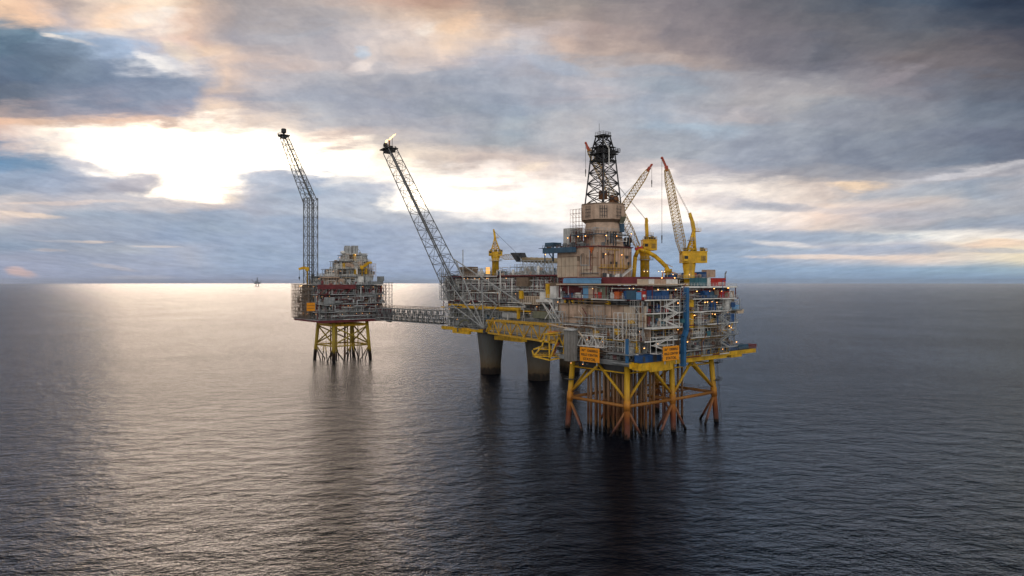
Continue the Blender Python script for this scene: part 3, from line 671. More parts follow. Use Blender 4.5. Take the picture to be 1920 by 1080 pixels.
# sub-deck struts at the right end
T.add('brace', g_bar((52, -7, 41), (57.5, -3.6, 28.6), 1.3), 'green_grey'); T.add('brace', g_bar((49, -7, 38), (55, -3.6, 28.6), .5), 'yellow')
T.add('brace', g_bar((55, -8, 41), (50.5, -3.6, 28.6), .5), 'yellow')
T.add('balcony', g_join(g_box(57, 62, -8.5, -2, 45.2, 46.0), g_prism([(57, -8.9), (61, -8.9), (63, -6), (62, -1), (57, -1)], 44.4, 45.2)), 'cream')
# stair towers and white frames
a0, _ = NR.px(N, 1238, 600); a1, _ = NR.px(N, 1262, 600)
stair_tower(T, NR, a0, a1, -2.8, 41.0, 50.8, 2.45, 'white', .15)
a0, _ = NR.px(N, 1227, 645, -2); a1, _ = NR.px(N, 1259, 645, -2)
stair_tower(T, NR, a0, a1, -2.8, 31.8, 37.5, 2.8, 'white', .16)
a0, _ = NR.px(N, 1345, 600); a1, _ = NR.px(N, 1362, 600)
stair_tower(T, NR, a0, a1, -2.0, 31.5, 46, 2.45, 'galv', .10)
T.part('deck_edge', g_box(-1, 16, -12.3, -9.05, 40.6, 41.0), 'white'); T.add('railing', g_rail([(-1, -12.3, 41), (16, -12.3, 41), (16, -9.2, 41)], 1.15, 1.9, .07), 'white')
for (pa, pb) in ((1160, 1177),):
    ya = NL.px(N, pa, 610)[0]; yb = NL.px(N, pb, 610)[0]; lo, hi = min(ya, yb), max(ya, yb)
    out = []
    for d in (-2.6, -.6):
        for a in (lo, (lo + hi) / 2, hi): out.append(g_bar(NL.P(a, d, 36.3), NL.P(a, d, 46), .16))
        for z in (36.3, 39.4, 42.5, 46): out.append(g_bar(NL.P(lo, d, z), NL.P(hi, d, z), .16))
        out.append(g_bar(NL.P(lo, d, 39.4), NL.P(hi, d, 42.5), .12)); out.append(g_bar(NL.P(hi, d, 36.3), NL.P(lo, d, 39.4), .12))
    T.add('stair_frame', g_join(*out), 'white')
# white truss with stacked lattice in front of the left side (lower)
ya = NL.px(N, 1086, 640, -2)[0]; yb = NL.px(N, 1135, 640, -2)[0]
out = []
for d in (-3.0, -1.2):
    for z in (33.0, 37.0): out.append(g_bar(NL.P(ya, d, z), NL.P(yb, d, z), .28))
    k = 5
    for i in range(k):
        p = ya + (yb - ya) * i / k; q = ya + (yb - ya) * (i + 1) / k
        out.append(g_bar(NL.P(p, d, 37 if i % 2 else 33), NL.P(q, d, 33 if i % 2 else 37), .22)); out.append(g_bar(NL.P(q, d, 33), NL.P(q, d, 37), .18))
T.add('truss', g_join(*out), 'white')
T.part('helifuel_pipe', g_path([NL.P(NL.px(N, 1026, 620, -3)[0], -3, 40.3), NL.P(NL.px(N, 1084, 625, -3)[0], -3, 38.4), NL.P(NL.px(N, 1094, 633, -3)[0], -3, 36)], .32, 10), 'cream')
# balustrade of white pipes (front right)
ca = N.ony(1172, 650, -2.5).x; cb = N.ony(1216, 645, -2.5).x
T.part('deck', g_box(-4.8, -1.02, -5.2, 5, 31.1, 31.5), 'grey'); T.part('deck', g_box(-4.8, -2.35, -5.2, 5, 27.8, 28.4), 'grey'); T.add('girder', g_box(-4.9, -2.65, -5.6, -5.25, 26.6, 28.5), 'yellow')
for i in range(19):
    a = ca + (cb - ca) * i / 18; T.add('riser_pipe', g_tube((a, -2.5, 31.6), (a, -2.5, 36.4), .19, n=6), 'white')
T.add('deck_edge', g_box(ca, -1.15, -3.2, -1.8, 36.4, 36.8), 'cream'); T.add('deck_edge', g_box(-1.1, cb, -3.2, -1.8, 35.3, 35.7), 'cream')
for i in range(12):
    a = ca + (cb - ca) * U(0, 1); T.add('valve', g_join(g_box(a, a + .8, -4.9, -4.1, 28.55, 28.6 + U(1, 2.2)), g_ball((a + .4, -4.9, 30.2), .4)), random.choice(['rust', 'tan_dark', 'maroon', 'white']))
T.add('column', g_bar((ca - .2, -3.6, 28.5), (ca - .2, -3.6, 37), .9, .9), 'duct_blue')
# yellow column behind the blue duct, tall blue duct with a kink
pa = [NR.P(NR.px(N, 1286, 540, -1)[0], -1.2, 55.2), NR.P(NR.px(N, 1286, 620, -1)[0], -1.2, 39.2), NR.P(NR.px(N, 1281, 632, -1)[0], -1.2, 36.8), NR.P(NR.px(N, 1280, 686, -1)[0], -1.2, 26.0)]
T.part('duct', g_barpath(pa, 1.5, 1.5), 'duct_blue', 'tall blue duct running down the side')
# corrugated grey stair cylinder at the left
c = N.loc(W3(1070, 650, 262)); n = 17; rr = 2.4; prof = []
v = []; 
for z in (27.0, 38.6):
    for i in range(n * 2):
        an = math.pi * i / n; q = rr + (.16 if (i // 1) % 2 else -.16); v.append((c.x + q * math.cos(an), c.y + q * math.sin(an), z))
f = [(i, (i + 1) % (2 * n), 2 * n + (i + 1) % (2 * n), 2 * n + i) for i in range(2 * n)] + [tuple(range(2 * n - 1, -1, -1)), tuple(range(2 * n, 4 * n))]
T.part('corrugated_drum', (v, f, False), 'drum_grey')
T.part('drum_roof', g_lathe((c.x, c.y, 0), [(rr + .5, 38.62), (rr + .5, 39.0), (.3, 39.5)], 24), 'galv')
lamps(T, [(c.x - 1.2, c.y - 1.4, 26.3), (c.x + 3.5, c.y - 3, 25.6)])
# left end frames, reaching towards the neighbouring platform
NE = Face('y', 36.3)
scaffold(T, NL, 30.5, 38.5, -2.0, 36.5, 45.5, 2.2, 2.2, 'galv', .13)
storey(T, NL, 34, 40, 44.0, 50.8, dict(edge='galv', dep=2.5, wall=['grey', 'white'], kit=5, pipes=10, col='white', lamps=1))
T.add('railing', g_rail([NL.P(36, 0, 50.8), NL.P(42, 0, 50.8)], 1.2, 1.5, .1), 'white')
T.add('brace', g_bar(NL.P(42, 0, 50.4), NL.P(34, 0, 41), .4), 'white'); T.add('platform', NL.box(36, 43, -.6, 4, 50.2, 50.7), 'galv')
T.add('cabinet', NL.box(37, 40.5, .2, 2, 50.8, 55.5), 'white')
# roof of the right half: pipes, rails, machines
roof_clutter(T, 26, 55, -7, 28, 55.6, 60, 3.0, ['grey', 'dark', 'blue', 'tan', 'white', 'maroon', 'steel_blue'], ['galv', 'white', 'grey'])
T.part('deck', g_box(30, 50, 0, 18, 58.6, 59.0), 'grey'); T.add('railing', g_rail([(30, 0, 59), (50, 0, 59), (50, 18, 59)], 1.15, 1.9, .07), 'galv')
T.part('deck_core', g_box(32, 49, 1.5, 17, 55.3, 58.5), 'tan_dark')
roof_clutter(T, 31, 49, 0.5, 14, 59.0, 26, 2.2, ['blue', 'grey', 'tan', 'dark', 'red'], ['galv', 'orange'])
T.part('vent_pipe', g_path([(50.5, -5, 55.5), (50.5, -5, 57.5), (54, -5, 57.5), (54, -5, 60.5), (54.8, -5, 61.4)], .28, 8), 'grey')
for px_, py_ in ((1293, 515), (1262, 515), (1235, 509), (1241, 509), (1246, 509), (1214, 509), (1208, 509)):
    a, z = NR.px(N, px_, py_, 6); lamps(T, [NR.P(a, 6, z)], mat='lamp_white', r=.26)
lamps(T, [NR.P(U(16, 55), -.3, z - 1.4) for z in (36.2, 41, 41, 46, 46, 50.8, 50.8, 55)], mat='lamp', r=.3)
for px_, py_ in ((1234, 543), (1252, 543), (1267, 543), (1339, 541), (1366, 540), (1322, 567), (1364, 585), (1371, 614), (1352, 618), (1234, 645), (1208, 653), (1381, 641), (1241, 521), (1265, 521), (1365, 540)):
    a, z = NR.px(N, px_, py_, -.4); lamps(T, [NR.P(a, -.4, z)], mat='lamp', r=.30)
T.build()
NT_ = T

# tan drilling building, drum and derrick
T = Thing('drilling_tower_building', 'tan clad tower building with flared drum carrying the black derrick', 'building', N.w(5, 19, 59), N.a)
BX, BY = 19.4, 23.4; ZT = 12.0
T.part('lower_wall', g_box(0, BX, 0, BY, 0, ZT), 'tan')
x = 0
while x < BY - .5:
    st_ = .9 if x > 9 else 1.25; mt = 'cream' if x < 9.5 else 'tan_dark'
    T.add('rib', g_box(-.16, -.002, x, x + .10, 0.2, ZT * (.36 if x < 9.5 else .68)), mt); x += st_ * (1.0 if x < 9.5 else 1.9)
for i in range(5): T.add('cladding_panel', g_box(-.22, -.004, .4 + i * 1.8, .4 + i * 1.8 + 1.7, .4, 4.4), 'cream')
for i in range(5): T.add('cladding_panel', g_box(-.24, -.004, 11.6 + i * 2.3, 11.6 + i * 2.3 + 2.05, .3, 8.2), 'cream')
for z in (4.6, 8.4): T.add('rib', g_box(-.28, -.003, 9.8, BY, z, z + .14), 'tan_dark')
x = 0
while x < BX: T.add('rib', g_box(x, x + .1, -.12, -.002, 0, ZT), 'tan_dark'); x += 1.6
T.add('rib', g_box(-.2, BX + .2, -.2, -.121, ZT - .25, ZT), 'tan_dark')
T.part('roof_edge', g_box(-.6, BX + .5, -.6, BY + .4, ZT, ZT + .35), 'maroon')
T.add('railing', g_rail([(-.5, BY, ZT + .3), (-.5, -.5, ZT + .3), (BX + .4, -.5, ZT + .3), (BX + .4, BY, ZT + .3)], 1.15, 1.8, .08), 'grey')
T.add('ledge', g_box(-1.4, -.3, -1.2, 9, 1.6, 1.8), 'grey'); T.add('ledge', g_box(0, BX, -1.4, -.3, 3.6, 3.8), 'yellow')
T.add('railing', g_rail([(0, -1.4, 3.8), (BX, -1.4, 3.8)], 1.15, 1.8, .08), 'yellow'); T.add('railing', g_rail([(2, -1.4, .2), (BX - 4, -1.4, .2)], 1.15, 1.5, .08), 'galv')
T.add('platform', g_box(1, 12, -2.6, -.3, -.2, .0), 'white')
for i in range(7): T.add('cabinet', g_box(1 + i * 1.5, 2.1 + i * 1.5, -2.3, -1.2, .0, U(.8, 1.7)), random.choice(['white', 'grey', 'dark']))
T.add('warning_triangle', ([(-.3, 4.9, ZT - .2), (-.3, 2.2, ZT - .2), (-.3, 3.5, ZT - 2.6), (-.2, 4.9, ZT - .2), (-.2, 2.2, ZT - .2), (-.2, 3.5, ZT - 2.6)], [(0, 1, 2), (5, 4, 3), (0, 3, 4, 1), (1, 4, 5, 2), (2, 5, 3, 0)], False), 'orange_red')
for (x, z, w_, h_) in ((2.0, 7.4, 1.1, 2.2), (6.4, 5.2, 1.4, 1.0), (9.5, 4.0, 1.2, 2.2), (15.6, 7.6, 1.6, 1.2), (16.8, 4.0, 1.1, 2.2)): T.add('door' if h_ > 2 else 'vent', g_box(x, x + w_, -.2, -.122, z, z + h_), 'dark')
for (y, z, w_, h_) in ((8.6, 8.0, 1.0, 1.0), (10.2, 6.6, 1.2, 2.0), (3.0, 8.4, 1.6, .9)): T.add('vent', g_box(-.26, -.165, y, y + w_, z, z + h_), 'tan_dark')
pipes(T, Face('y', -.5), 0, 19, .3, 11.5, 0, .35, 12, ['tan_dark', 'galv', 'yellow', 'rust'], .06, .14)
pipes(T, Face('x', -.6), 0, 12, .3, 11.5, 0, .35, 9, ['tan_dark', 'galv', 'rust', 'maroon'], .06, .13)
T.add('stair_flight', g_join(g_bar((11, -2.2, 0), (17.5, -2.2, 3.8), .14, .4), g_bar((11, -1.4, 0), (17.5, -1.4, 3.8), .14, .4), g_bar((11, -2.2, 1), (17.5, -2.2, 4.8), .08)), 'white')
CX, CY = 9.6, 6.6          # tower axis
# octagonal shaft and flared drum
def octo(r0, z0, r1, z1, ro=math.pi / 8): return g_lathe((CX, CY, 0), [(r0, z0), (r1, z1)], 8, True, ro)
T.part('shaft_wall', octo(8.7, ZT + .36, 7.5, ZT + 9.8), 'tan')
T.part('drum_skirt', octo(7.5, ZT + 9.8, 9.1, ZT + 11.0), 'tan_dark')
T.part('drum_wall', octo(9.2, ZT + 11.0, 9.2, ZT + 17.0), 'tan')
T.part('drum_roof', octo(9.4, ZT + 17.0, 9.2, ZT + 17.4), 'tan_dark')
for k in range(8):
    an = math.pi / 8 + k * math.pi / 4; an2 = an + math.pi / 4; p = Vector((CX + 9.25 * math.cos(an), CY + 9.25 * math.sin(an), ZT + 11.4)); q = Vector((CX + 9.25 * math.cos(an2), CY + 9.25 * math.sin(an2), ZT + 11.4))
    mid = (p + q) / 2; nrm = Vector((mid.x - CX, mid.y - CY, 0)).normalized(); kk = []
    for f_ in ((.3, .42, .55, .68) if k % 2 == 0 else (.35, .5, .65)):
        c0 = p.lerp(q, f_) + nrm * .08; kk.append(g_bar(c0, c0 + Vector((0, 0, 5.0)), .16))
    for z in (1.0, 2.4, 3.6): kk.append(g_bar(p.lerp(q, .28) + nrm * .1 + Vector((0, 0, z)), p.lerp(q, .7) + nrm * .1 + Vector((0, 0, z)), .12))
    T.add('frame_grid', g_join(*kk), 'dark')
pipes(T, Face('y', -2.4), 1, 17, ZT + .4, ZT + 6.4, 0, 1.2, 22, ['galv', 'steel_blue', 'white', 'dark', 'tan_dark'], .08, .2)
pipes(T, Face('x', -.2), 0, 18, ZT + .4, ZT + 8, .2, 1.6, 26, ['tan_dark', 'dark', 'galv', 'maroon'], .07, .18)
kit(T, Face('y', -.4), 1, 18, ZT + .4, ZT + 3.4, 0, .8, 12, ['steel_blue', 'dark', 'grey', 'blue'])
kit(T, Face('x', -.4), 1, 20, ZT + .4, ZT + 3.4, 0, .8, 10, ['steel_blue', 'dark', 'grey'])
for z in (6.2, 5.0):
    T.add('railing', g_rail([(-1.0, 14, ZT + z), (-1.0, -1.0, ZT + z), (16, -1.0, ZT + z)], 1.1, 1.6, .1), 'galv' if z > 6 else 'dark')
T.add('ledge', g_join(g_box(-1.2, 1, -1.2, 14, ZT + 4.8, ZT + 5.0), g_box(1, 16, -1.2, 1, ZT + 4.8, ZT + 5.0)), 'steel_blue')
scaffold(T, Face('x', CX - 9.3), CY + 2, CY + 9, -.4, ZT + .4, ZT + 15.5, 1.7, 1.6, 'rust', .08)
for s_ in ((15.6, -.8), (17.6, -.4)): T.add('fan', g_join(g_tube((s_[0], s_[1] - .6, ZT + 3.0), (s_[0], s_[1] + .8, ZT + 3.0), 1.15, n=16), g_box(s_[0] - .5, s_[0] + .5, s_[1] - .3, s_[1] + .5, ZT + .4, ZT + 2)), 'black')
T.add('cabinet', g_bar((12.0, -1.2, ZT + 6.0), (12.0, -1.2, ZT + 9.4), 2.2, 1.0), 'steel_blue'); T.add('hatch', g_bar((11.5, -1.6, ZT + 9.6), (11.5, -2.9, ZT + 12.0), 2.6, .25), 'green_grey')
for (y0, y1) in ((11.5, 13.8), (14, 16.3), (16.5, 18.8)):
    T.add('louvre_box', g_box(.6, 4.5, y0 + 1.6, y1 + 1.6, ZT + .5, ZT + 8.2), 'white')
    for q in range(4): T.add('rib', g_box(.5, .596, y0 + 1.7 + q * .55, y0 + 1.85 + q * .55, ZT + .7, ZT + 8.0), 'grey')
# blue crown walkway on the left
T.part('blue_gallery', g_join(g_box(-2.8, -.7, 11.5, BY + 6, ZT - 1.9, ZT + .2), g_box(-2.8, 8, BY + .1, BY + 6, ZT - .2, ZT + .0)), 'steel_blue', 'blue cantilever gallery')
T.add('railing', g_rail([(-2.8, 11.5, ZT + .2), (-2.8, BY + 6, ZT + .2)], 1.2, 1.3, .1), 'dark')
roof_clutter(T, -2.4, 6, 16, BY + 5, ZT + .2, 18, 1.2, ['dark', 'grey', 'maroon', 'tan_dark'])
T.part('blue_frame', g_join(g_box(3, 8, BY + 6, BY + 11, ZT + 1.4, ZT + 3.0), *[g_bar((x_, y_, ZT - 5), (x_, y_, ZT + 1.4), .35) for x_ in (3, 8) for y_ in (BY + 6, BY + 11)], g_bar((3, BY + 6, ZT - 4), (3, BY + 11, ZT + 1), .3), g_box(2, 9, BY + 6, BY + 14, ZT + .6, ZT + .8)), 'steel_blue', 'blue outrigger frame')
lamps(T, [(12.5, -.9, ZT - 3), (3, -1, ZT - 3), (-1.1, 6, ZT + 4.3), (-1.1, 10, ZT + 4.3), (3, -1.3, ZT + 4.3), (9, -1.3, ZT + 4.3), (16.4, -2.5, ZT + 5.5), (5.6, -1.8, .6), (-1.1, 16, ZT + 4), (-3.0, BY + 4, ZT - 2.4)], r=.28)
T.build()

D_ = N.w(5 + CX, 19 + CY, 59 + ZT + 17.4)
T = Thing('derrick', 'black lattice drilling derrick standing on the tan drum', 'derrick', D_, N.a)
T.part('mast_frame', g_join(g_lattice((0, 0, 0), (0, 0, 21.5), 10.2, 6.6, 5, .30, .19), ), 'dark')
T.part('crown_frame', g_lattice((0, 0, 21.5), (0, 0, 28.0), 6.4, 3.8, 2, .3, .2), 'black')
T.part('crown_deck', g_join(g_box(-4.3, 4.3, -4.3, 4.3, 20.2, 20.5), g_box(-3.9, 3.9, -3.9, 3.9, 17.6, 17.9), g_box(-3.6, 3.6, -3.6, 3.6, 23.0, 23.3), g_box(4.0, 7.0, -3.0, 0, 21.6, 21.9)), 'black')
T.add('railing', g_rail([(-4.3, 4.3, 20.5), (-4.3, -4.3, 20.5), (4.3, -4.3, 20.5), (4.3, 4.3, 20.5)], 1.2, 1.2, .12), 'black')
T.add('railing', g_rail([(4.0, -3, 21.9), (7, -3, 21.9), (7, 0, 21.9)], 1.2, 1.2, .12), 'black')
T.add('railing', g_rail([(-2.2, 2.2, 28.1), (-2.2, -2.2, 28.1), (2.2, -2.2, 28.1), (2.2, 2.2, 28.1)], 1.2, 1.2, .1), 'dark')
T.part('crown_top', g_box(-2.4, 2.4, -2.4, 2.4, 27.6, 28.1), 'black')
for i in range(7): T.add('crown_block', g_box(U(-3.6, 0), U(.5, 3.6), U(-3.6, 0), U(.5, 3.4), 18.4 + U(0, 1), 20.2 + U(0, 3)), 'black')
T.part('hoist_guide', g_tube((-3.0, -3.2, 0), (-3.0, -3.2, 21), .28, n=8), 'galv'); T.part('standpipe', g_path([(-1.2, -4.4, 0), (-1.2, -4.4, 22), (-2.0, -2, 26)], .2, 8), 'white')
T.part('travelling_block', g_join(g_box(-1.3, 1.3, -1.2, 1.2, 2.2, 5.6), g_tube((0, 0, 5.6), (0, 0, 19), .3)), 'rust')
T.part('winch', g_join(g_tube((1, -3.6, 2.2), (4, -3.6, 2.2), 1.4, n=14), g_box(.6, 4.4, -4.4, -2.8, 0, 1.4)), 'rust')
T.part('antenna', g_join(g_tube((-2.2, 0, 28), (-2.2, 0, 32.6), .08), g_tube((-3, -1, 25), (-3.4, -1, 27.8), .07)), 'dark')
T.build()

# ------------------------------------------------------------------ cranes
def boom3(a, b, w0, wm, w1, n, rc, rb, side=(0, 1, 0)):
    a = Vector(a); b = Vector(b); p = a.lerp(b, .16); q = a.lerp(b, .86); k1 = max(2, n // 6)
    return g_join(g_lattice(a, p, w0, wm, k1, rc, rb, side=side), g_lattice(p, q, wm, wm * .85, n, rc, rb, side=side), g_lattice(q, b, wm * .85, w1, k1, rc, rb, side=side))
def crane(label, px, D, z0, zt, r, foot, tip, mast, house, hook, boom_w=2.6, group='pedestal cranes on the platforms', rel=None, tipD=None, n=16, white=False, ring=True, name='pedestal_crane'):
    X = (px - 960) / FPX * D; base = Vector((X, D, z0)); T = Thing(name, label, 'crane', base, 0, group)
    L = lambda p, d=D: W3(p[0], p[1], d) - base
    H = zt - z0
    T.part('pedestal', g_lathe((0, 0, 0), [(r, 0), (r, H * .72), (r * 1.15, H * .74), (r * 1.15, H * .8), (r * 1.02, H * .82), (r * 1.25, H - 1.0), (r * 1.25, H)], 24), 'crane_yellow')
    if ring:
        T.part('ring_platform', g_lathe((0, 0, 0), [(r * 1.9, H * .74), (r * 1.9, H * .74 + .2)], 20), 'galv')
        T.part('railing', g_rail([(r * 1.9 * math.cos(i * math.pi / 5), r * 1.9 * math.sin(i * math.pi / 5), H * .74 + .2) for i in range(11)], 1.1, 1.5, .08), 'galv')
    hx0, hx1, hh = house
    T.part('machine_house', g_join(g_box(hx0, hx1, -2.6, 2.6, H + .5, H + hh), g_box(hx0 - .15, hx1 + .15, -2.8, 2.8, H + hh * .94, H + hh), g_prism([(hx0, -2.6), (hx1, -2.6), (hx1 - .8, 2.6), (hx0, 2.6)], H + .0, H + .5), *[g_box(hx0 + .5 + k, hx0 + .65 + k, -2.72, -2.601, H + .7, H + hh * .9) for k in range(max(1, int(hx1 - hx0) - 1))]), 'crane_yellow')
    T.part('cab', g_join(g_box(hx0 + .2, hx0 + 2.0, -3.9, -2.75, H + .6, H + 3.0)), 'crane_yellow'); T.part('cab_window', g_box(hx0 + .4, hx0 + 1.8, -3.96, -3.905, H + 1.5, H + 2.7), 'black')
    T.part('ladder', g_join(g_bar((-.35, -r - .35, 0), (-.35, -r * 1.3 - .3, H), .1), g_bar((.35, -r - .35, 0), (.35, -r * 1.3 - .3, H), .1), *[g_bar((-.35, -r * (1 + .3 * q / H) - .35, q), (.35, -r * (1 + .3 * q / H) - .35, q), .07) for q in range(1, int(H))]), 'tan_dark'); T.part('vent_grille', g_join(*[g_box(hx1 - 2.4, hx1 - .6, -2.68, -2.61, H + .9 + q * .4, H + 1.1 + q * .4) for q in range(5)]), 'dark'); T.part('winch_drum', g_tube(((hx0 + hx1) / 2 - 1, 0, H + hh + .6), ((hx0 + hx1) / 2 + 1, 0, H + hh + .6), .7, n=12), 'dark')
    T.part('house_railing', g_rail([(hx0, -2.7, H + hh), (hx1, -2.7, H + hh), (hx1, 2.7, H + hh)], 1.1, 1.3, .09), 'crane_yellow')
    m0, m1, mt = mast
    p0 = L(m0); p1 = L(m1); tp = L(mt[0]); rest = [L(q) for q in mt[1:]]
    out = []
    for s_ in (-1.1, 1.1):
        o = Vector((0, s_, 0)); out += [g_tube(p0 + o, tp + o * .5, .28, n=8), g_tube(p1 + o, tp + o * .5, .42, n=8)]
    for k in range(1, 6):
        f = k / 6; out.append(g_tube(p0.lerp(tp, f) + Vector((0, -.9, 0)), p1.lerp(tp, f) + Vector((0, -.9, 0)), .16, n=5)); out.append(g_tube(p0.lerp(tp, f) + Vector((0, -.9, 0)), p1.lerp(tp, min(1, f + .16)) + Vector((0, -.9, 0)), .14, n=5))
    pr = tp
    for i, q in enumerate(rest): out.append(g_bar(pr, q, 1.4 - .3 * i, 1.3 - .15 * i)); pr = q
    out.append(g_bar(pr + Vector((-.4, 0, 0)), pr + Vector((.5, 0, .3)), 1.4, 1.8))
    out.append(g_lattice((p0 + p1) / 2, tp, (p1 - p0).length * .8, .9, 6, .14, .1, 2.4, 1.0, side=(1, 0, 0)))
    T.part('mast', g_join(*out), 'crane_yellow')
    for q_ in ((hx0 + .8, -1.6), (hx1 - 2.4, -1.9), (hx1 - 1.2, .6)): T.add('machinery', g_box(q_[0], q_[0] + 1.3, q_[1], q_[1] + 1.2, H + hh + .02, H + hh + .9 + abs(q_[1]) * .3), 'dark')
    pm = p1.lerp(tp, .55); T.part('mast_platform', g_join(g_box(pm.x - 2.6, pm.x - .4, -1.5, 1.5, pm.z, pm.z + .15), g_rail([(pm.x - 2.6, -1.5, pm.z), (pm.x - .4, -1.5, pm.z)], 1.1, 1, .09)), 'galv')
    pm = p1.lerp(tp, .95); T.part('mast_platform', g_join(g_box(pm.x + .3, pm.x + 2.4, -1.5, 1.5, pm.z, pm.z + .15), g_rail([(pm.x + .3, -1.5, pm.z), (pm.x + 2.4, -1.5, pm.z)], 1.2, 1, .09), g_bar((pm.x + 1.2, 0, pm.z), (pm.x + 1.2, 0, pm.z + 4), .09)), 'crane_yellow')
    tD = tipD or D; a = L(foot); b = L(tip, tD)
    mt_ = 'crane_yellow'
    bo = T.part('boom', boom3(a, b, boom_w * .6, boom_w, boom_w * .5, n, .12, .06), 'boom_yellow')
    d = (b - a).normalized(); T.part('boom_foot', g_join(g_bar(a - d * 1.5 + Vector((0, 1, 0)), a + d * .4 + Vector((0, 1, 0)), .5), g_bar(a - d * 1.5 - Vector((0, 1, 0)), a + d * .4 - Vector((0, 1, 0)), .5)), mt_)
    hk = L(hook[0], tD); T.part('boom_head', g_join(g_bar(b - d * .6, b + d * 1.4, 1.3, 1.2), g_bar(b + d * 1.0, hk + Vector((0, 0, .2)), .6, .8), g_tube(hk + Vector((0, -.4, 0)), hk + Vector((0, .4, 0)), .45, n=14)), 'crane_red')
    low = L(hook[1], tD)
    low.x = hk.x; low.y = hk.y
    T.part('hoist_line', g_tube(hk, low, .075, n=5), 'cable')
    T.part('hook_block', g_join(g_bar(low + Vector((0, 0, 1.0)), low - Vector((0, 0, .7)), .45, .4), g_tube(low - Vector((0, 0, .7)), low - Vector((0, 0, 2.1)), .16, n=6)), 'dark')
    for s_ in (-.6, .6): T.part('pendant_line', g_tube(pr + Vector((0, s_, 0)), b - d * .5 + Vector((0, s_, 0)), .06, n=4), 'cable')
    T.build(); return T
crane('yellow pedestal crane at the right with a steep boom and empty hook, tallest yellow boom', 1292, 268, 41, 64.6, 2.0, (1281, 477), (1250, 318), ((1287, 474), (1303, 474), [(1301, 432), (1298, 415), (1294, 404)]), (-3.2, 6.4, 4.6), ((1241, 296), (1239, 446)), 3.1, n=18)
crane('yellow crane behind the derrick whose boom leans left with a red head', 1209, 288, 55, 70.4, 1.9, (1196, 462), (1104, 281), ((1203, 466), (1217, 466), [(1213, 440), (1212, 420), (1212, 413)]), (-1.2, 4.6, 4.6), ((1098, 268), (1097, 322)), 3.0, tipD=296, n=20)
crane('crane rising behind the drum with its boom leaning right and a red tip', 1141, 306, 59, 78.0, 1.8, (1146, 424), (1215, 319), ((1138, 430), (1148, 430), [(1142, 412), (1141, 402), (1140, 396)]), (-4.0, 2.6, 3.6), ((1222, 309), (1222, 342)), 3.0, tipD=300, n=14)
crane('squat yellow crane with a round platform over the grey middle platform', 929, 412, 61, 73.0, 2.1, (941, 482), (978, 482), ((921, 470), (937, 470), [(928, 445), (927, 437), (926, 433)]), (-4.0, 4.2, 2.6), ((980, 484), (980, 489)), 3.0, n=8)

# curved yellow boom rest between the cranes
T = Thing('boom_rest', 'curved yellow goose neck arm beside the tan building', 'crane support', W3(1253, 530, 276), 0)
o = T.loc; pts = [W3(*p) - o for p in ((1187, 500, 284), (1191, 482, 284), (1197, 468, 283), (1213, 472, 282), (1228, 480, 280), (1240, 491, 278), (1249, 500, 277), (1253, 508, 276))]
pts[0].z = 55.6 - o.z
T.part('arm', g_join(*[g_tube(pts[i], pts[i + 1], .85, n=12) for i in range(len(pts) - 1)], *[g_ball(p, .88, 12) for p in pts[1:-1]]), 'crane_yellow')
T.part('post', g_join(g_tube((0, 0, -2), pts[-1], 1.15, n=14), g_tube(pts[-1] - Vector((0, 0, .6)), pts[-1] + Vector((0, 0, .8)), 1.5, n=14), g_tube(pts[5], (1.8, 0, pts[-1].z + 1.6), .12)), 'crane_yellow')
T.part('saddle', g_join(g_bar(pts[2] + Vector((-1.4, 0, .2)), pts[2] + Vector((1.6, 0, .9)), 1.6, 1.2)), 'red')
T.build()

# ------------------------------------------------------------------ containers and skids
def container(label, fr, axis, fixed, px0, px1, z, H, depth, mat, cat='container', name='shipping_container', group=None, door=True, stripes=None):
    q0 = fr.onx(px0, 0, fixed) if axis == 'x' else fr.ony(px0, 0, fixed); q1 = fr.onx(px1, 0, fixed) if axis == 'x' else fr.ony(px1, 0, fixed)
    if axis == 'x': L = q0.y - q1.y; loc = fr.w(fixed, q0.y, z); rz = fr.a - math.pi / 2
    else: L = q1.x - q0.x; loc = fr.w(q0.x, fixed, z); rz = fr.a
    T = Thing(name, label, cat, loc, rz, group); out = [g_box(.05, L - .05, .05, depth, .16, H - .05)]; x = .35
    while x < L - .3: out.append(g_box(x, x + .14, 0, .048, .2, H - .1)); x += .42
    T.part('body', g_join(*out), mat)
    fr_ = [g_bar((a, b, 0), (a, b, H), .14) for a in (.02, L - .02) for b in (-.02, depth)] + [g_bar((.1, b, zz), (L - .1, b, zz), .13) for b in (-.02, depth) for zz in (.08, H)]
    T.part('frame', g_join(*fr_), mat)
    if door and L > 1.6: T.part('door', g_join(g_box(L * .32, L * .6, -.09, -.052, .25, H - .2), g_bar((L * .46, -.12, .3), (L * .46, -.12, H - .3), .05)), 'dark' if mat in ('blue',) else mat)
    for s_ in (stripes or []): T.part('stripe', g_box(L * s_[0], L * s_[1], -.08, -.055, H * s_[2], H * s_[3]), s_[4])
    T.build(); return T
C_ = container
G1 = 'blue containers on the yellow lower deck'
C_('small blue container left of the pair on the front yellow deck edge', N, 'y', -8.2, 1200, 1216, 28.6, 2.5, 2.4, 'blue', group=G1)
C_('longer blue container with dark door left of the right orange sign', N, 'y', -8.2, 1217, 1240, 28.6, 2.6, 2.4, 'blue', group=G1)
C_('large blue container on the lower deck right of the tall blue duct', N, 'y', -3.2, 1313, 1341, 28.65, 3.6, 3, 'blue', group=G1)
C_('dark blue low container on the right deck overhang beside the tan brace', N, 'y', -2.6, 1385, 1403, 28.65, 2.0, 3, 'steel_blue', group=G1)
C_('maroon skip at the far right tip of the deck overhang', N, 'y', -2.6, 1404, 1418, 28.65, 1.6, 3, 'maroon', 'skip', 'skip')
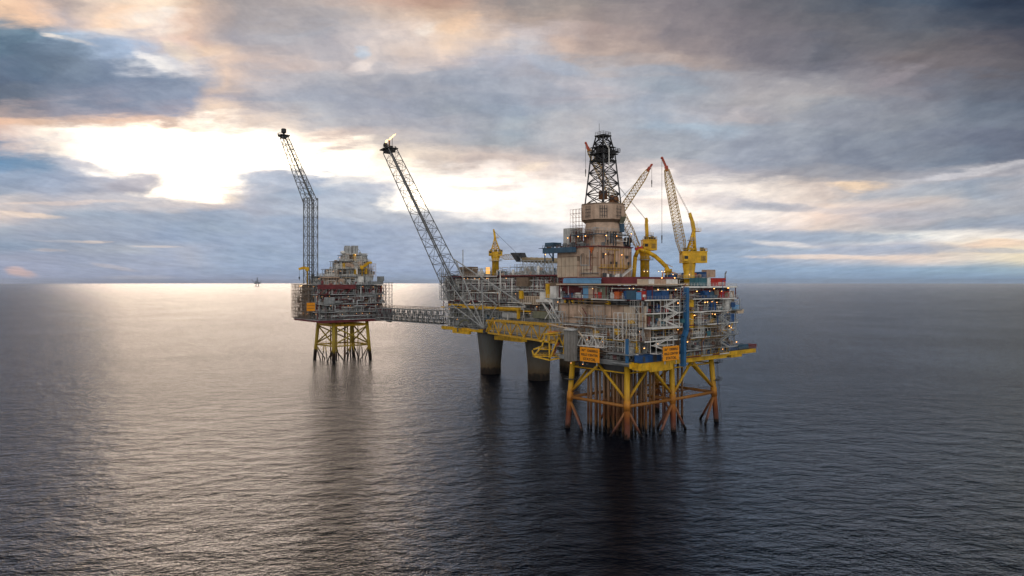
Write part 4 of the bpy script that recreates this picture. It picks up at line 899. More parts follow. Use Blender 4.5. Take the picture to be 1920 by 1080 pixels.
C_('long low blue tray on the overhang right of the large blue container', N, 'y', -3.3, 1363, 1384, 28.65, 1.0, 3, 'blue', 'skip', 'skip', door=False)
G2 = 'white cubicles in a row on the roof deck'
px_ = 1205
for i, nm in enumerate(['leftmost of the six white cubicles under the curved yellow arm', 'second white cubicle from the left in the roof row', 'third white cubicle from the left in the roof row', 'third white cubicle from the right in the roof row', 'second white cubicle from the right in the roof row', 'rightmost white cubicle of the row, next to the thick yellow pedestal']):
    C_(nm, N, 'y', -8.0, px_ + i * 11, px_ + i * 11 + 10.3, 55.65, 2.5, 2.4, ['cream', 'white', 'tan', 'tan', 'white', 'white'][i], 'cubicle', 'storage_cubicle', G2, door=False)
C_('teal container on the roof deck right of the yellow crane pedestal', N, 'y', -8.0, 1303, 1325, 55.65, 3.0, 2.4, 'teal')
C_('narrow pale container between the teal one and the red one', N, 'y', -8.0, 1326, 1332, 55.65, 3.1, 2.4, 'white', door=False)
C_('red container with white marks at the right end of the roof deck', N, 'y', -8.0, 1333, 1360, 55.65, 3.0, 2.4, 'red', stripes=[(.52 + k * .11, .58 + k * .11, .12, .5, 'white') for k in range(4)], door=False)
C_('tan open cabin on the raised roof deck behind the crane', N, 'y', 3, 1325, 1341, 59.05, 3.2, 2.4, 'tan', 'cabin', 'cabin')
C_('blue machinery skid on the raised roof deck left of the tan cabin', N, 'y', 2.6, 1311, 1324, 59.05, 2.2, 2.2, 'blue', 'skid', 'machinery_skid', door=False)
G3 = 'baskets and containers on the front gallery below the roof'
for i, (a, b, mt, nm) in enumerate([(1152, 1161, 'orange_red', 'orange red basket on the gallery below the tan building'), (1170, 1181, 'blue', 'blue container just right of the round walkway end'), (1182, 1192, 'steel_blue', 'dark blue container second in the gallery row'), (1193, 1202, 'light_blue', 'lighter blue container in the middle of the gallery row'),
        (1203, 1212, 'red', 'red and white crate in the gallery row of blue containers'), (1213, 1226, 'blue', 'wide blue container right of the red and white crate'), (1227, 1240, 'blue', 'blue container second from the right end of the gallery row'), (1241, 1254, 'blue', 'blue container at the right end of the front gallery row')]):
    fa = ('x', -.9) if b < 1192 else ('y', -8.7)
    C_(nm, N, fa[0], fa[1], a, b, 50.95, 2.6 + (i % 3) * .3, 1.8, mt, 'basket' if i == 0 else 'container', 'basket' if i == 0 else 'shipping_container', G3, door=False, stripes=[(.2, .8, .3, .6, 'white')] if mt == 'red' else None)
C_('blue container by the railing on the upper right gallery', N, 'y', -8.7, 1318, 1330, 50.95, 2.8, 1.8, 'blue', group='containers on the upper right gallery')
C_('brighter blue container beside the red tank on the upper right gallery', N, 'y', -8.7, 1331, 1345, 50.95, 2.5, 1.8, 'steel_blue', group='containers on the upper right gallery')
C_('red skid at the right end of the upper gallery', N, 'y', -8.7, 1351, 1367, 50.95, 2.4, 1.8, 'red', 'skid', 'machinery_skid', door=False)
C_('upright blue container on the middle right gallery', N, 'y', -8.7, 1333, 1342, 46.1, 3.0, 1.8, 'blue')
C_('white cabin on the right overhanging gallery', N, 'y', -8.6, 1360, 1371, 46.1, 4.0, 1.8, 'white', 'cabin', 'cabin')
C_('pale blue tank crate at the outermost right balcony', N, 'y', -8.0, 1372, 1386, 46.1, 1.7, 2.0, 'light_blue', 'crate', 'tank_crate', door=False)
C_('big blue container hanging at the right corner below the balcony', N, 'y', -8.7, 1357, 1376, 41.2, 3.2, 2, 'blue')

# ------------------------------------------------------------------ signs
FONT = None
def text_geo(body, width, height, cx, cz):
    cu = bpy.data.curves.new('txt', 'FONT'); cu.body = body; cu.size = 1.0; cu.offset = 0.03; cu.align_x = 'LEFT'
    ob = bpy.data.objects.new('txt', cu); COL.objects.link(ob)
    dg = bpy.context.evaluated_depsgraph_get(); me = bpy.data.meshes.new_from_object(ob.evaluated_get(dg))
    xs = [v.co.x for v in me.vertices]; ys = [v.co.y for v in me.vertices]
    x0, x1, y0, y1 = min(xs), max(xs), min(ys), max(ys); sx = width / (x1 - x0); sy = height / (y1 - y0)
    V = [((v.co.x - x0) * sx - width / 2 + cx, -.09, (v.co.y - y0) * sy - height / 2 + cz) for v in me.vertices]; F = [tuple(p.vertices) for p in me.polygons]
    bpy.data.objects.remove(ob); bpy.data.curves.remove(cu); bpy.data.meshes.remove(me)
    return V, F, False
def sign(label, loc, rz, w_, h_, lines, group=None):
    T = Thing('sign_board', label, 'sign', loc, rz, group)
    T.part('panel', g_join(g_box(0, w_, -.06, .06, 0, h_)), 'orange')
    T.part('support', g_join(*[g_bar((x, .2, -1.2), (x, .2, h_ + .3), .25) for x in (w_ * .15, w_ * .85)]), 'galv')
    for body, ww, hh, cz in lines: T.part('lettering', text_geo(body, w_ * ww, h_ * hh, w_ / 2, h_ * cz), 'black')
    T.build()
LN = [('30/9  OSEBERG', .84, .17, .78), ('FIELD CENTER', .86, .17, .48), ('STATOIL', .64, .19, .18)]
y0 = N.onx(1087.5, 665, -4.8).y; y1 = N.onx(1124, 665, -4.8).y; zz = N.onx(1124, 681, -4.8).z; zt = N.onx(1087.5, 650, -4.8).z
sign('orange lettered sign on the left side below the white truss', N.w(-4.8, y0, zz), N.a - math.pi / 2, y0 - y1, zt - zz, LN, 'orange name boards')
x0 = N.ony(1243, 665, -12.4).x; x1 = N.ony(1273, 665, -12.4).x; zz = N.ony(1243, 677.5, -12.4).z; zt = N.ony(1273, 647.5, -12.4).z
sign('orange sign board with black lettering beside the tall blue duct', N.w(x0, -12.4, zz), N.a, x1 - x0, zt - zz, LN, 'orange name boards')

# ------------------------------------------------------------------ MIDDLE PLATFORM on concrete shafts
M = Frame(-21.2, 422.7)
T = Thing('process_platform', 'grey and maroon processing platform on thick tapered concrete shafts', 'oil platform', M.o, M.a)
for (X, Y) in ((-13.4, 429), (15.7, 401), (37.0, 438)):
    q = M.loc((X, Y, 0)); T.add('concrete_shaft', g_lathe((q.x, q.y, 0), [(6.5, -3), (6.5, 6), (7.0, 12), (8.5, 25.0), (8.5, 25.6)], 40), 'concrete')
T.part('deck', g_box(0.3, 50, -73, 39.5, 26.6, 28), 'dark')
T.add('girder', g_box(-.6, .3, -6, 40, 26.2, 28.2), 'yellow'); T.add('girder', g_box(-.6, .3, -73, -6.1, 26.2, 28.0), 'dark')
T.add('girder', g_join(g_box(-2.6, -.7, 6, 24, 24.6, 26.6)), 'yellow')
a = M.onx(932, 636, -7).y; b_ = M.onx(983, 640, -7).y
T.add('girder', g_box(-9, -5, min(a, b_), max(a, b_), 24.0, 26.2), 'yellow'); 
for y in (-65, -50, -35, -20, -5, 10, 25, 38): T.add('deck_beam', g_box(.4, 49, y, y + .8, 25.6, 26.6), 'tan_dark')
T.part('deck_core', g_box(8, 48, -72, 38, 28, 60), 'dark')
T.part('end_wall', g_box(8, 48, 38.05, 38.3, 28, 60), 'grey')
ML = Face('x', 0.0)
PM = ['galv', 'white', 'white', 'galv', 'grey']
for z in (34.5, 41.0, 45.5, 52.0, 61.0): T.part('deck', g_box(.13, 50, -73, 39.8 if z > 44 else 39, z - .5, z), 'grey')
storey(T, ML, -73, 40, 28.2, 34.5, dict(edge='galv', dep=6, wall=['grey', 'grey', 'dark', 'galv'], kit=34, kmats=['grey', 'galv', 'steel_blue', 'dark'], pipes=110, pmats=['galv', 'grey', 'galv', 'white'], col='galv', br=.8, lamps=6, rmax=.28))
storey(T, ML, -73, 40, 34.5, 41.0, dict(edge='galv', dep=6, wall=['grey', 'green_grey', 'dark', 'galv'], kit=30, kmats=['grey', 'galv', 'steel_blue', 'dark', 'green_grey'], pipes=120, pmats=['galv', 'grey', 'white'], col='galv', br=.6, lamps=8, rmax=.26))
storey(T, ML, -73, 40, 41.0, 45.5, dict(edge='yellow', th=.8, dep=5, wall=['dark', 'maroon', 'grey'], kit=20, kmats=['grey', 'galv', 'dark'], pipes=60, pmats=['galv', 'white', 'grey'], col='maroon', lamps=3))
storey(T, ML, -73, 40, 45.5, 52.0, dict(edge='white', th=.5, dep=5, wall=['dark', 'grey', 'tan_dark', 'maroon'], kit=40, kmats=['grey', 'galv', 'white', 'tan', 'white'], pipes=150, pmats=PM, col='maroon', cs=4.5, lamps=6, rmax=.26))
storey(T, ML, -73, 40, 52.0, 61.0, dict(edge='galv', th=.6, dep=5, wall=['dark', 'grey', 'tan_dark', 'maroon', 'grey'], kit=46, kmats=['grey', 'galv', 'white', 'tan', 'white'], pipes=220, pmats=PM, col='maroon', cs=4.2, br=.35, lamps=8, rmax=.30))
T.add('deck_edge', g_box(-.2, .2, -73, 40, 60.5, 61.2), 'maroon')
T.add('railing', g_rail([(0, -73, 61.2), (0, 40, 61.2), (30, 40, 61.2)], 1.2, 2.2, .1), 'galv')
roof_clutter(T, 1, 36, -70, 38, 61.1, 210, 5.5, ['grey', 'galv', 'white', 'tan', 'galv', 'steel_blue'], ['galv', 'white', 'galv'])
# big white pipes in front
for pts in ([(865, 518), (932, 518), (932, 507), (938, 507), (938, 560)], [(873, 524), (898, 524), (898, 545)], [(858, 549), (936, 549), (936, 574), (985, 576)], [(960, 522), (960, 568)], [(946, 578), (982, 580), (982, 596)], [(916, 522), (916, 545)], [(890, 531), (852, 531), (852, 566)], [(905, 571), (842, 571)]):
    T.add('pipe', g_path([tuple(M.onx(p[0], p[1], -.9)) for p in pts], .30, 8), 'white')
# enclosed tan module, greenish wall, white cabin near the drilling platform
def mbox(name, px0, px1, py0, py1, x0, x1, mat, lab=None):
    a = M.onx(px0, (py0 + py1) / 2, x0); b = M.onx(px1, (py0 + py1) / 2, x0); zt = (M.onx(px0, py0, x0).z + M.onx(px1, py0, x0).z) / 2; zb = (M.onx(px0, py1, x0).z + M.onx(px1, py1, x0).z) / 2
    T.add(name, g_box(x0, x1, min(a.y, b.y), max(a.y, b.y), zb, zt), mat, lab)
mbox('module_box', 974, 1012, 555, 571, -.9, 4, 'cream', 'ribbed cream module')
for k in range(10): mbox('rib', 975 + k * 3.7, 976 + k * 3.7, 556, 570, -1.05, -.905, 'tan_dark')
mbox('module_box', 968, 990, 520, 537, -.5, 4, 'tan_dark'); mbox('module_box', 999, 1031, 584, 597, -1.2, 4, 'green_grey', 'grey green module')
mbox('module_box', 941, 972, 586, 596, -1.0, 3, 'galv'); mbox('module_box', 1012, 1026, 548, 562, -2.5, 2, 'white', 'white cabin')
mbox('module_box', 1022, 1040, 530, 545, -1.5, 3, 'tan_dark'); mbox('ledge', 1005, 1045, 562, 567, -3.5, 0, 'white'); mbox('module_box', 940, 1045, 600, 626, 2.0, 5, 'grey')
for p in ((1023, 532, 1028, 560), (973, 560, 978, 545)): mbox('equipment_post', p[0], p[2], min(p[1], p[3]), max(p[1], p[3]), -2.6, -1.0, 'yellow')
# struts under the cabin
for p, q in (((1018, 568), (1040, 598)), ((1040, 568), (1022, 598)), ((1016, 566), (1034, 598))): T.add('brace', g_bar(M.onx(p[0], p[1], -2.8), M.onx(q[0], q[1], -2.8), .35), 'white')
# exhaust hoods and lagged exhaust ducts on the roof
def hood(px0, px1):
    out = []
    for x in (6,):
        c0 = M.onx((px0 + px1) / 2 + 6, 491, x); c1 = M.onx((px0 + px1) / 2 - 3, 474, x); V = []
        for c, h_ in ((c0, 1.1), (c1, 1.7)): V += [(c.x - h_, c.y - h_, c.z), (c.x + h_, c.y - h_, c.z), (c.x + h_, c.y + h_, c.z), (c.x - h_, c.y + h_, c.z)]
        out.append((V, [(0, 3, 2, 1), (4, 5, 6, 7), (0, 1, 5, 4), (1, 2, 6, 5), (2, 3, 7, 6), (3, 0, 4, 7)], False))
    return g_join(*out)
T.part('exhaust_hood', hood(962, 972), 'dark'); T.part('exhaust_hood', hood(975, 985), 'dark')
for x, r_ in ((5, 1.5), (9, 1.5)):
    p = M.onx(981, 487, x); q = M.onx(1046, 489, x); T.part('exhaust_duct', g_join(g_tube(p, q, r_, n=14), *[g_tube(p.lerp(q, f), p.lerp(q, f + .012), r_ + .15, n=14) for f in (.1, .25, .4, .55, .7, .85)]), 'lagging')
T.part('exhaust_frame', g_lattice(tuple(M.onx(985, 502, 7)), tuple(M.onx(1046, 502, 7)), 8, 8, 9, .2, .13), 'galv')
scaffold(T, Face('x', 2.0), M.onx(1044, 510, 2).y, M.onx(965, 510, 2).y, 0, 61.2, 67.5, 2.5, 2.2, 'galv', .14)
scaffold(T, Face('x', -1.0), 30, 40, -1, 45.8, 66, 2.6, 2.6, 'galv', .16); scaffold(T, Face('y', 40.2), 0, 8, .2, 45.8, 62, 2.6, 2.6, 'galv', .14)
T.part('cloth_sheeting', g_join(g_box(3, 9, 12, 25, 65.0, 67.0), g_box(4, 8, 11, 24, 61.2, 65)), 'tan_dark', 'weathered sheeted enclosure')
T.part('lit_panel', g_join(*[g_box(-.7, -.6, M.onx(911, 505, -.6).y - .1 - i * 1.05 - .85, M.onx(911, 505, -.6).y - .1 - i * 1.05, 62.2 + j * 1.05, 63.05 + j * 1.05) for i in range(4) for j in range(4)]), 'amber_window', 'lit amber window grid')
# yellow portal beams in front
for p, q, w_ in (((868, 575), (975, 579), 1.3), ((905, 572), (905, 580), 1.6), ((972, 577), (972, 598), 1.4), ((842, 571), (870, 572), 1.0), ((944, 600), (934, 622), .9), ((912, 622), (925, 596), .8), ((912, 600), (925, 626), .6)):
    T.add('portal_beam', g_bar(M.onx(p[0], p[1], -3.5), M.onx(q[0], q[1], -3.5), w_), 'yellow')
for p, q in (((938, 598), (938, 626)), ((930, 600), (945, 600)), ((945, 598), (945, 624)), ((952, 588), (952, 600))): T.add('stair_frame', g_bar(M.onx(p[0], p[1], -4), M.onx(q[0], q[1], -4), .5), 'white')
T.part('arch_pipe', g_path([tuple(M.onx(860 + 12 - 14 * math.cos(t_), 622 - 22 * math.sin(t_), -3)) for t_ in [math.pi * k / 12 for k in range(0, 9)]], .5, 8), 'green_grey')
T.build()

# flare boom of the middle platform
T = Thing('flare_boom', 'long grey lattice flare boom with three small flames at its tip', 'flare boom', M.w(-3, 16, 48.5), M.a, 'flare booms')
b0 = Vector((0, 0, 0)); tipv = M.loc(W3(731, 281, 503)) - Vector((-3, 16, 48.5)); tipv.x = 0
T.part('boom_frame', g_lattice(b0, tipv, 9.0, 7.0, 18, .34, .15, 12.0, 7.6, side=(1, 0, 0), zig=True), 'flare_grey')
T.part('gas_pipe', g_join(g_tube((1.0, 0, 0), tipv + Vector((1.0, 0, 0)), .42, n=8), g_tube((-1.2, 0, .8), tipv + Vector((-1.2, 0, .8)), .30, n=8)), 'flare_grey')
for k in range(14):
    p = b0.lerp(tipv, .18 + k * .055); T.add('stair_landing', g_join(g_box(p.x + 1.5, p.x + 3.2, p.y - .9, p.y + .9, p.z - .1, p.z + .1), g_rail([(p.x + 1.5, p.y - .9, p.z), (p.x + 3.2, p.y - .9, p.z)], 1.2, 1, .1)), 'flare_grey')
mo = Vector((-3, 16, 48.5))
for p, q, w_, mt in (((848, 484), (985, 574), .8, 'flare_grey'), ((855, 489), (907, 616), .8, 'flare_grey'), ((847, 571), (908, 616), .7, 'white'), ((907, 616), (903, 525), .8, 'white'), ((880, 531), (932, 572), .6, 'white'), ((835, 520), (907, 616), .8, 'flare_grey'),
        ((868, 468), (868, 560), .6, 'flare_grey'), ((868, 560), (890, 520), .5, 'white'), ((884, 598), (905, 560), .5, 'white'), ((842, 545), (885, 530), .4, 'flare_grey'), ((840, 600), (880, 540), .4, 'flare_grey'), ((932, 572), (908, 614), .5, 'white')):
    T.add('support_strut', g_bar(M.onx(p[0], p[1], -6) - mo, M.onx(q[0], q[1], -6) - mo, w_ * .68), 'galv')
tp = tipv
T.part('tip_platform', g_join(g_prism([(tp.x + x, tp.y + y) for x, y in ((-4, -6), (4, -6), (5, 0), (3.5, 8.5), (-3.5, 8.5), (-5, 0))], tp.z + .2, tp.z + .9), g_rail([(-4, tp.y - 6, tp.z + .9), (-5, tp.y, tp.z + .9)], 1.6, 1.2, .14), g_prism([(-2.6, tp.y - 4), (2.6, tp.y - 4), (2.4, tp.y + 5), (-2.4, tp.y + 5)], tp.z - 2.0, tp.z + .2)), 'black')
T.part('burner', g_join(g_tube((0, tp.y + 4.2, tp.z + .9), (0, tp.y + 5.6, tp.z + 4.0), 1.1, n=10), g_ball((0, tp.y + 5.8, tp.z + 4.4), 1.8, 10), g_tube((0, tp.y + 1.0, tp.z + .8), (0, tp.y + 4.6, tp.z + 2.4), .6)), 'black')
T.part('burner', g_join(g_tube((0, tp.y + .0, tp.z + .9), (0, tp.y + .0, tp.z + 7.0), .62, n=10)), 'rust')
T.part('burner', g_join(g_tube((0, tp.y - 4.2, tp.z + .9), (0, tp.y - 4.2, tp.z + 8.4), .2, n=6), g_box(-1, 1, tp.y - 3.6, tp.y - 1.4, tp.z + .9, tp.z + 2.2)), 'black')
def flame(base, L, r):
    pts = [Vector(base) + Vector((U(-.2, .2), -L * .95 * f, L * .42 * f + math.sin(f * 6) * .3)) for f in (0, .25, .5, .75, 1)]; rr = [r * .4, r, r * .9, r * .5, .05]
    return g_join(*[g_tube(pts[i], pts[i + 1], rr[i], rr[i + 1], n=8, cap=False) for i in range(4)])
T.part('flame', flame((0, tp.y + 5.6, tp.z + 6.2), 4.6, .75), 'flame'); T.part('flame', flame((0, tp.y - .4, tp.z + 7.2), 5.6, .6), 'flame'); T.part('flame', flame((0, tp.y - 4.8, tp.z + 8.6), 4.6, .42), 'flame')
T.build()

# ------------------------------------------------------------------ bridges
def truss_bridge(name, label, A, B, wd, ht, n, mat, deck_mat, extra=None, rc=.4):
    A = Vector(A); B = Vector(B); d = B - A; L = Vector((d.x, d.y, 0)).length; rz = math.atan2(d.y, d.x); T = Thing(name, label, 'bridge', A, rz, 'link bridges'); sl = d.z / L
    P = lambda x, y, z: (x, y, z + sl * x)
    for y in (-wd / 2, wd / 2):
        out = [g_bar(P(0, y, 0), P(L, y, 0), rc * 2), g_bar(P(L / n / 2 * 0, y, ht), P(L, y, ht), rc * 2)]
        for i in range(n):
            x0, x1 = L * i / n, L * (i + 1) / n; xm = (x0 + x1) / 2
            out += [g_bar(P(x0, y, .2), P(xm, y, ht - .2), rc * 1.2), g_bar(P(xm, y, ht - .2), P(x1, y, .2), rc * 1.2), g_bar(P(xm, y, 0), P(xm, y, ht), rc * .8), g_bar(P(x0, y, 0), P(x0, y, ht), rc * .8)]
        T.part('side_truss', g_join(*out), mat)
    T.part('cross_frame', g_join(*[g_bar(P(L * i / n, -wd / 2, ht), P(L * i / n, wd / 2, ht), rc) for i in range(n + 1)], *[g_bar(P(L * i / n, -wd / 2, 0), P(L * i / n, wd / 2, 0), rc) for i in range(n + 1)]), mat)
    T.part('walkway_deck', g_box(0, L, -wd / 2 + .5, wd / 2 - .5, .5, .7) if abs(sl) < 1e-6 else g_bar(P(0, 0, .6), P(L, 0, .6), wd - 1.2, .2), deck_mat)
    if extra: extra(T, L, P)
    T.build(); return T
def ex1(T, L, P):
    for q in range(7):
        y = -2.2 + q * .75; z = random.choice([1.8, 2.6, 3.6, 5.4, 6.6]); T.add('pipe', g_bar(P(0, y, z), P(L, y, z), .4), random.choice(['grey', 'dark', 'galv', 'white']))
    for i in range(34):
        x = L * (i + .5) / 34; T.add('pipe_support', g_join(g_bar(P(x, -2.6, .7), P(x, -2.6, 7.6), .16), g_bar(P(x, 2.6, .7), P(x, 2.6, 7.6), .16), g_bar(P(x, -2.6, 4.6), P(x, 2.6, 4.6), .16)), 'dark')
    T.add('railing', g_rail([P(6, -2.8, 9.0), P(L, -2.8, 9.0)], 2.0, 1.9, .22), 'tan_dark')

A = L_w = None
Lf = Frame(-128, 490)
truss_bridge('link_bridge', 'long dark grey bridge from the far left platform to the middle platform', Lf.w(33, -5, 29.5), M.w(-1, 37, 29.5), 6, 8.6, 12, 'grey', 'dark', ex1, .28)
def ex2(T, L, P):
    T.add('side_panel', g_bar(P(4, 1.2, 3.2), P(L - 2, 1.2, 3.2), .2, 5.2), 'galv')
    for q in range(4): T.add('pipe', g_bar(P(0, -1 + q * .7, 1.4 + (q % 2)), P(L, -1 + q * .7, 1.4 + (q % 2)), .35), random.choice(['galv', 'white', 'grey']))
    T.add('railing', g_rail([P(0, -2.9, 2.2), P(L, -2.9, 2.2)], 1.2, 2.2, .1), 'yellow')
truss_bridge('link_bridge', 'yellow truss bridge between the middle platform and the nearest platform', W3(924, 624, 398), W3(1056, 643, 286), 5.4, 7.3, 5, 'yellow', 'grey', ex2, .42)

# yellow access frame hanging off the left of the nearest platform
AF = W3(1055, 672, 272); T = Thing('access_frame', 'yellow hanging frame with stepped landings and an orange slide beside the corrugated drum', 'access tower', AF, 0)
L3 = lambda px, py, D=272: W3(px, py, D) - AF
out = []
for dD in (0, 8):
    D = 272 + dD
    for p, q in (((1000, 668), (1030, 675)), ((1030, 675), (1057, 670)), ((1057, 624), (1057, 671)), ((1050, 626), (1030, 674)), ((1022, 626), (1056, 623)), ((1022, 626), (1016, 650)), ((1016, 650), (1000, 668)), ((1045, 625), (1057, 650)), ((1000, 655), (1016, 650)), ((998, 657), (1001, 669)), ((1030, 628), (1030, 674)), ((1012, 640), (1040, 641))):
        out.append(g_bar(L3(p[0], p[1], D), L3(q[0], q[1], D), .55))
for p in ((1000, 668), (1030, 675), (1057, 671), (1057, 624), (1022, 626), (1016, 650)): out.append(g_bar(L3(p[0], p[1], 272), L3(p[0], p[1], 280), .45))
T.part('frame', g_join(*out), 'yellow')
for (a, b, y) in ((1001, 1055, 669), (1012, 1035, 656), (1016, 1040, 641), (1020, 1050, 629)):
    T.add('landing', g_prism([(L3(a, y).x, 0), (L3(b, y).x, 0), (L3(b, y).x, 7.5), (L3(a, y).x, 7.5)], L3(a, y).z, L3(a, y).z + .3), 'yellow')
    T.add('railing', g_rail([(L3(a, y).x, 0, L3(a, y).z + .3), (L3(b, y).x, 0, L3(a, y).z + .3)], 1.2, 1.2, .1), 'yellow')
T.part('slide', g_bar(L3(1053, 630, 276), L3(1036, 666, 276), 2.6, 1.0), 'orange_red', 'orange chute'); T.part('canopy', g_bar(L3(1028, 624, 275), L3(1050, 622, 275), 4, 1.0), 'orange_red', 'rusty orange canopy')
for i in range(14):
    x = U(-11.0, -1.5); z = random.choice([0.6, 3.2, 6.4]) + L3(1020, 672).z * 0; T.add('cabinet', g_box(x, x + U(.6, 1.4), U(1, 3), 4, z, z + U(.6, 1.6)), random.choice(['white', 'steel_blue', 'maroon', 'grey', 'orange_red', 'dark']))
T.build()

# ------------------------------------------------------------------ LEFT PLATFORM
T = Thing('gas_platform', 'smaller maroon and grey platform on slim yellow jacket legs, far left', 'oil platform', Lf.o, Lf.a)
G = [(0, 0, 0, 0), (26, 0, 28.3, -1.5), (-1, 24, -3.4, 25.5), (26, 24, 28.3, 26)]
def lp(g, z): f = z / 29.5; return Vector((g[2] + (g[0] - g[2]) * f, g[3] + (g[1] - g[3]) * f, z))
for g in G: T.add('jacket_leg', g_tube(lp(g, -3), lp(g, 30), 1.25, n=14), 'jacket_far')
for A_, B_ in ((0, 1), (0, 2), (1, 3), (2, 3)):
    A_, B_ = G[A_], G[B_]
    T.add('ring_beam', g_tube(lp(A_, 11), lp(B_, 11), .5, n=10), 'jacket_far'); T.add('ring_beam', g_bar(lp(A_, 26), lp(B_, 26), 1.4, 1.6), 'yellow')
    T.add('brace', g_tube(lp(A_, 12), lp(B_, 25), .5, n=8), 'jacket_far'); T.add('brace', g_tube(lp(B_, 12), lp(A_, 25), .5, n=8), 'jacket_far')
    mid = (lp(A_, 11) + lp(B_, 11)) / 2; d = (lp(B_, 0) - lp(A_, 0)).normalized()
    for P_, s_ in ((A_, 1), (B_, -1)):
        f = lp(P_, 0) + d * (9 * s_); f.z = -1.5; T.add('splay_brace', g_tube(lp(P_, 10.5), f, .42, n=8), 'jacket_far')
        f2 = mid - d * (3.5 * s_); f2.z = -1.5; T.add('splay_brace', g_tube(mid - d * (s_ * 1), f2, .38, n=8), 'jacket_far')
    T.add('railing', g_rail([lp(A_, 11.5), lp(B_, 11.5)], 1.2, 2.5, .14), 'yellow')
for x, y in ((6, 8), (9, 15), (14, 7), (15, 14), (18, 10), (21, 16), (11, 20), (19, 21), (5, 16), (23, 8)): T.add('conductor', g_tube((x, y, -3), (x, y, 30), U(.35, .6), n=8), random.choice(['conductor', 'brace_low', 'jacket_far']))
X0, X1, Y0, Y1 = -14.5, 39, -6, 37
T.part('deck', g_box(X0 + .3, X1 - .3, Y0 + .3, Y1, 30.2, 31.4), 'dark'); T.part('girder', g_box(X0 + 1, X1, Y0 + .2, Y0 + 1.2, 28.4, 30.19), 'maroon'); T.part('girder', g_box(X0, X0 + .95, Y0, Y1, 28.9, 30.19), 'maroon')
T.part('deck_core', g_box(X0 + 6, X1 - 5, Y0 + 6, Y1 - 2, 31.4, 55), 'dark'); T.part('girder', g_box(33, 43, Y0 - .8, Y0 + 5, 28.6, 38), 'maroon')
F1 = Face('y', Y0); F2 = Face('x', X0)
zs = [30.6, 36.0, 42.0, 48.6, 55.4]
for i in range(4):
    z0_, z1_ = zs[i], zs[i + 1]
    T.part('deck', g_box(X0 + .13, X1, Y0 + .13, Y1, z1_ - .45, z1_), 'grey')
    storey(T, F1, X0, X1, z0_, z1_, dict(edge='galv', th=.5, dep=6, wall=['dark', 'dark', 'tan_dark', 'maroon', 'grey'], kit=26, kmats=['grey', 'dark', 'maroon', 'galv', 'tan_dark'], pipes=74, pmats=['galv', 'galv', 'grey', 'white', 'maroon'], col='maroon', lamps=9, rmax=.3, railmat='galv'))
    storey(T, F2, Y0, Y1, z0_, z1_, dict(edge='galv', th=.5, dep=6, wall=['dark', 'maroon', 'grey'], kit=16, kmats=['grey', 'dark', 'tan_dark'], pipes=44, pmats=['galv', 'grey', 'white', 'tan_dark'], col='galv', lamps=3, rmax=.28, railmat='galv'))
T.add('deck_edge', g_box(X0 - .2, 14, Y0 - .3, Y0 - .13, 52.2, 55.4), 'maroon'); 
for i in range(5): T.add('brace', g_bar((X0 + 1 + i * 5, Y0 - .4, 48.7), (X0 + 4.5 + i * 5, Y0 - .4, 52.2), .5), 'maroon')
for pts in ([(-10, 41), (-2, 41), (-2, 36.5), (9, 36.5)], [(2, 33), (34, 33)], [(2, 35), (2, 33), (-4, 33)], [(8, 45), (12, 45), (12, 40), (26, 40)], [(14, 47), (30, 47)], [(15, 38), (15, 44), (20, 44), (20, 47)], [(18, 54), (18, 44)], [(-4, 38), (-4, 43), (4, 43)]):
    T.add('pipe', g_path([(p[0], Y0 - .7, p[1]) for p in pts], .42, 8), 'galv')
scaffold(T, F2, 4, Y1, -2.2, 31, 56, 2.4, 2.4, 'tan_dark', .17); scaffold(T, Face('y', -2), 39.2, 46.5, 0, 36, 57, 2.4, 2.4, 'galv', .2)
T.part('drum', g_tube((43, Y0, 28.6), (43, Y0 + 6, 28.6), 1.5, n=12), 'dark')
T.part('louvre_box', g_box(-10.4, -2.6, Y0 - 1.6, Y0 - .8, 41.8, 46.6), 'grey', 'grey corrugated box above the sign')
for k in range(7): T.add('rib', g_box(-10.2 + k * 1.1, -9.9 + k * 1.1, Y0 - 1.75, Y0 - 1.603, 41.9, 46.5), 'galv')
T.part('module_box', g_box(27, 37, Y0 + 1, Y0 + 8, 55.5, 57.8), 'grey'); T.part('module_box', g_box(34, 37.6, Y0 + .5, Y0 + 5, 57.81, 61.5), 'grey'); T.part('module_box', g_box(29.2, 32.5, 2, 6, 58.5, 65.5), 'galv')
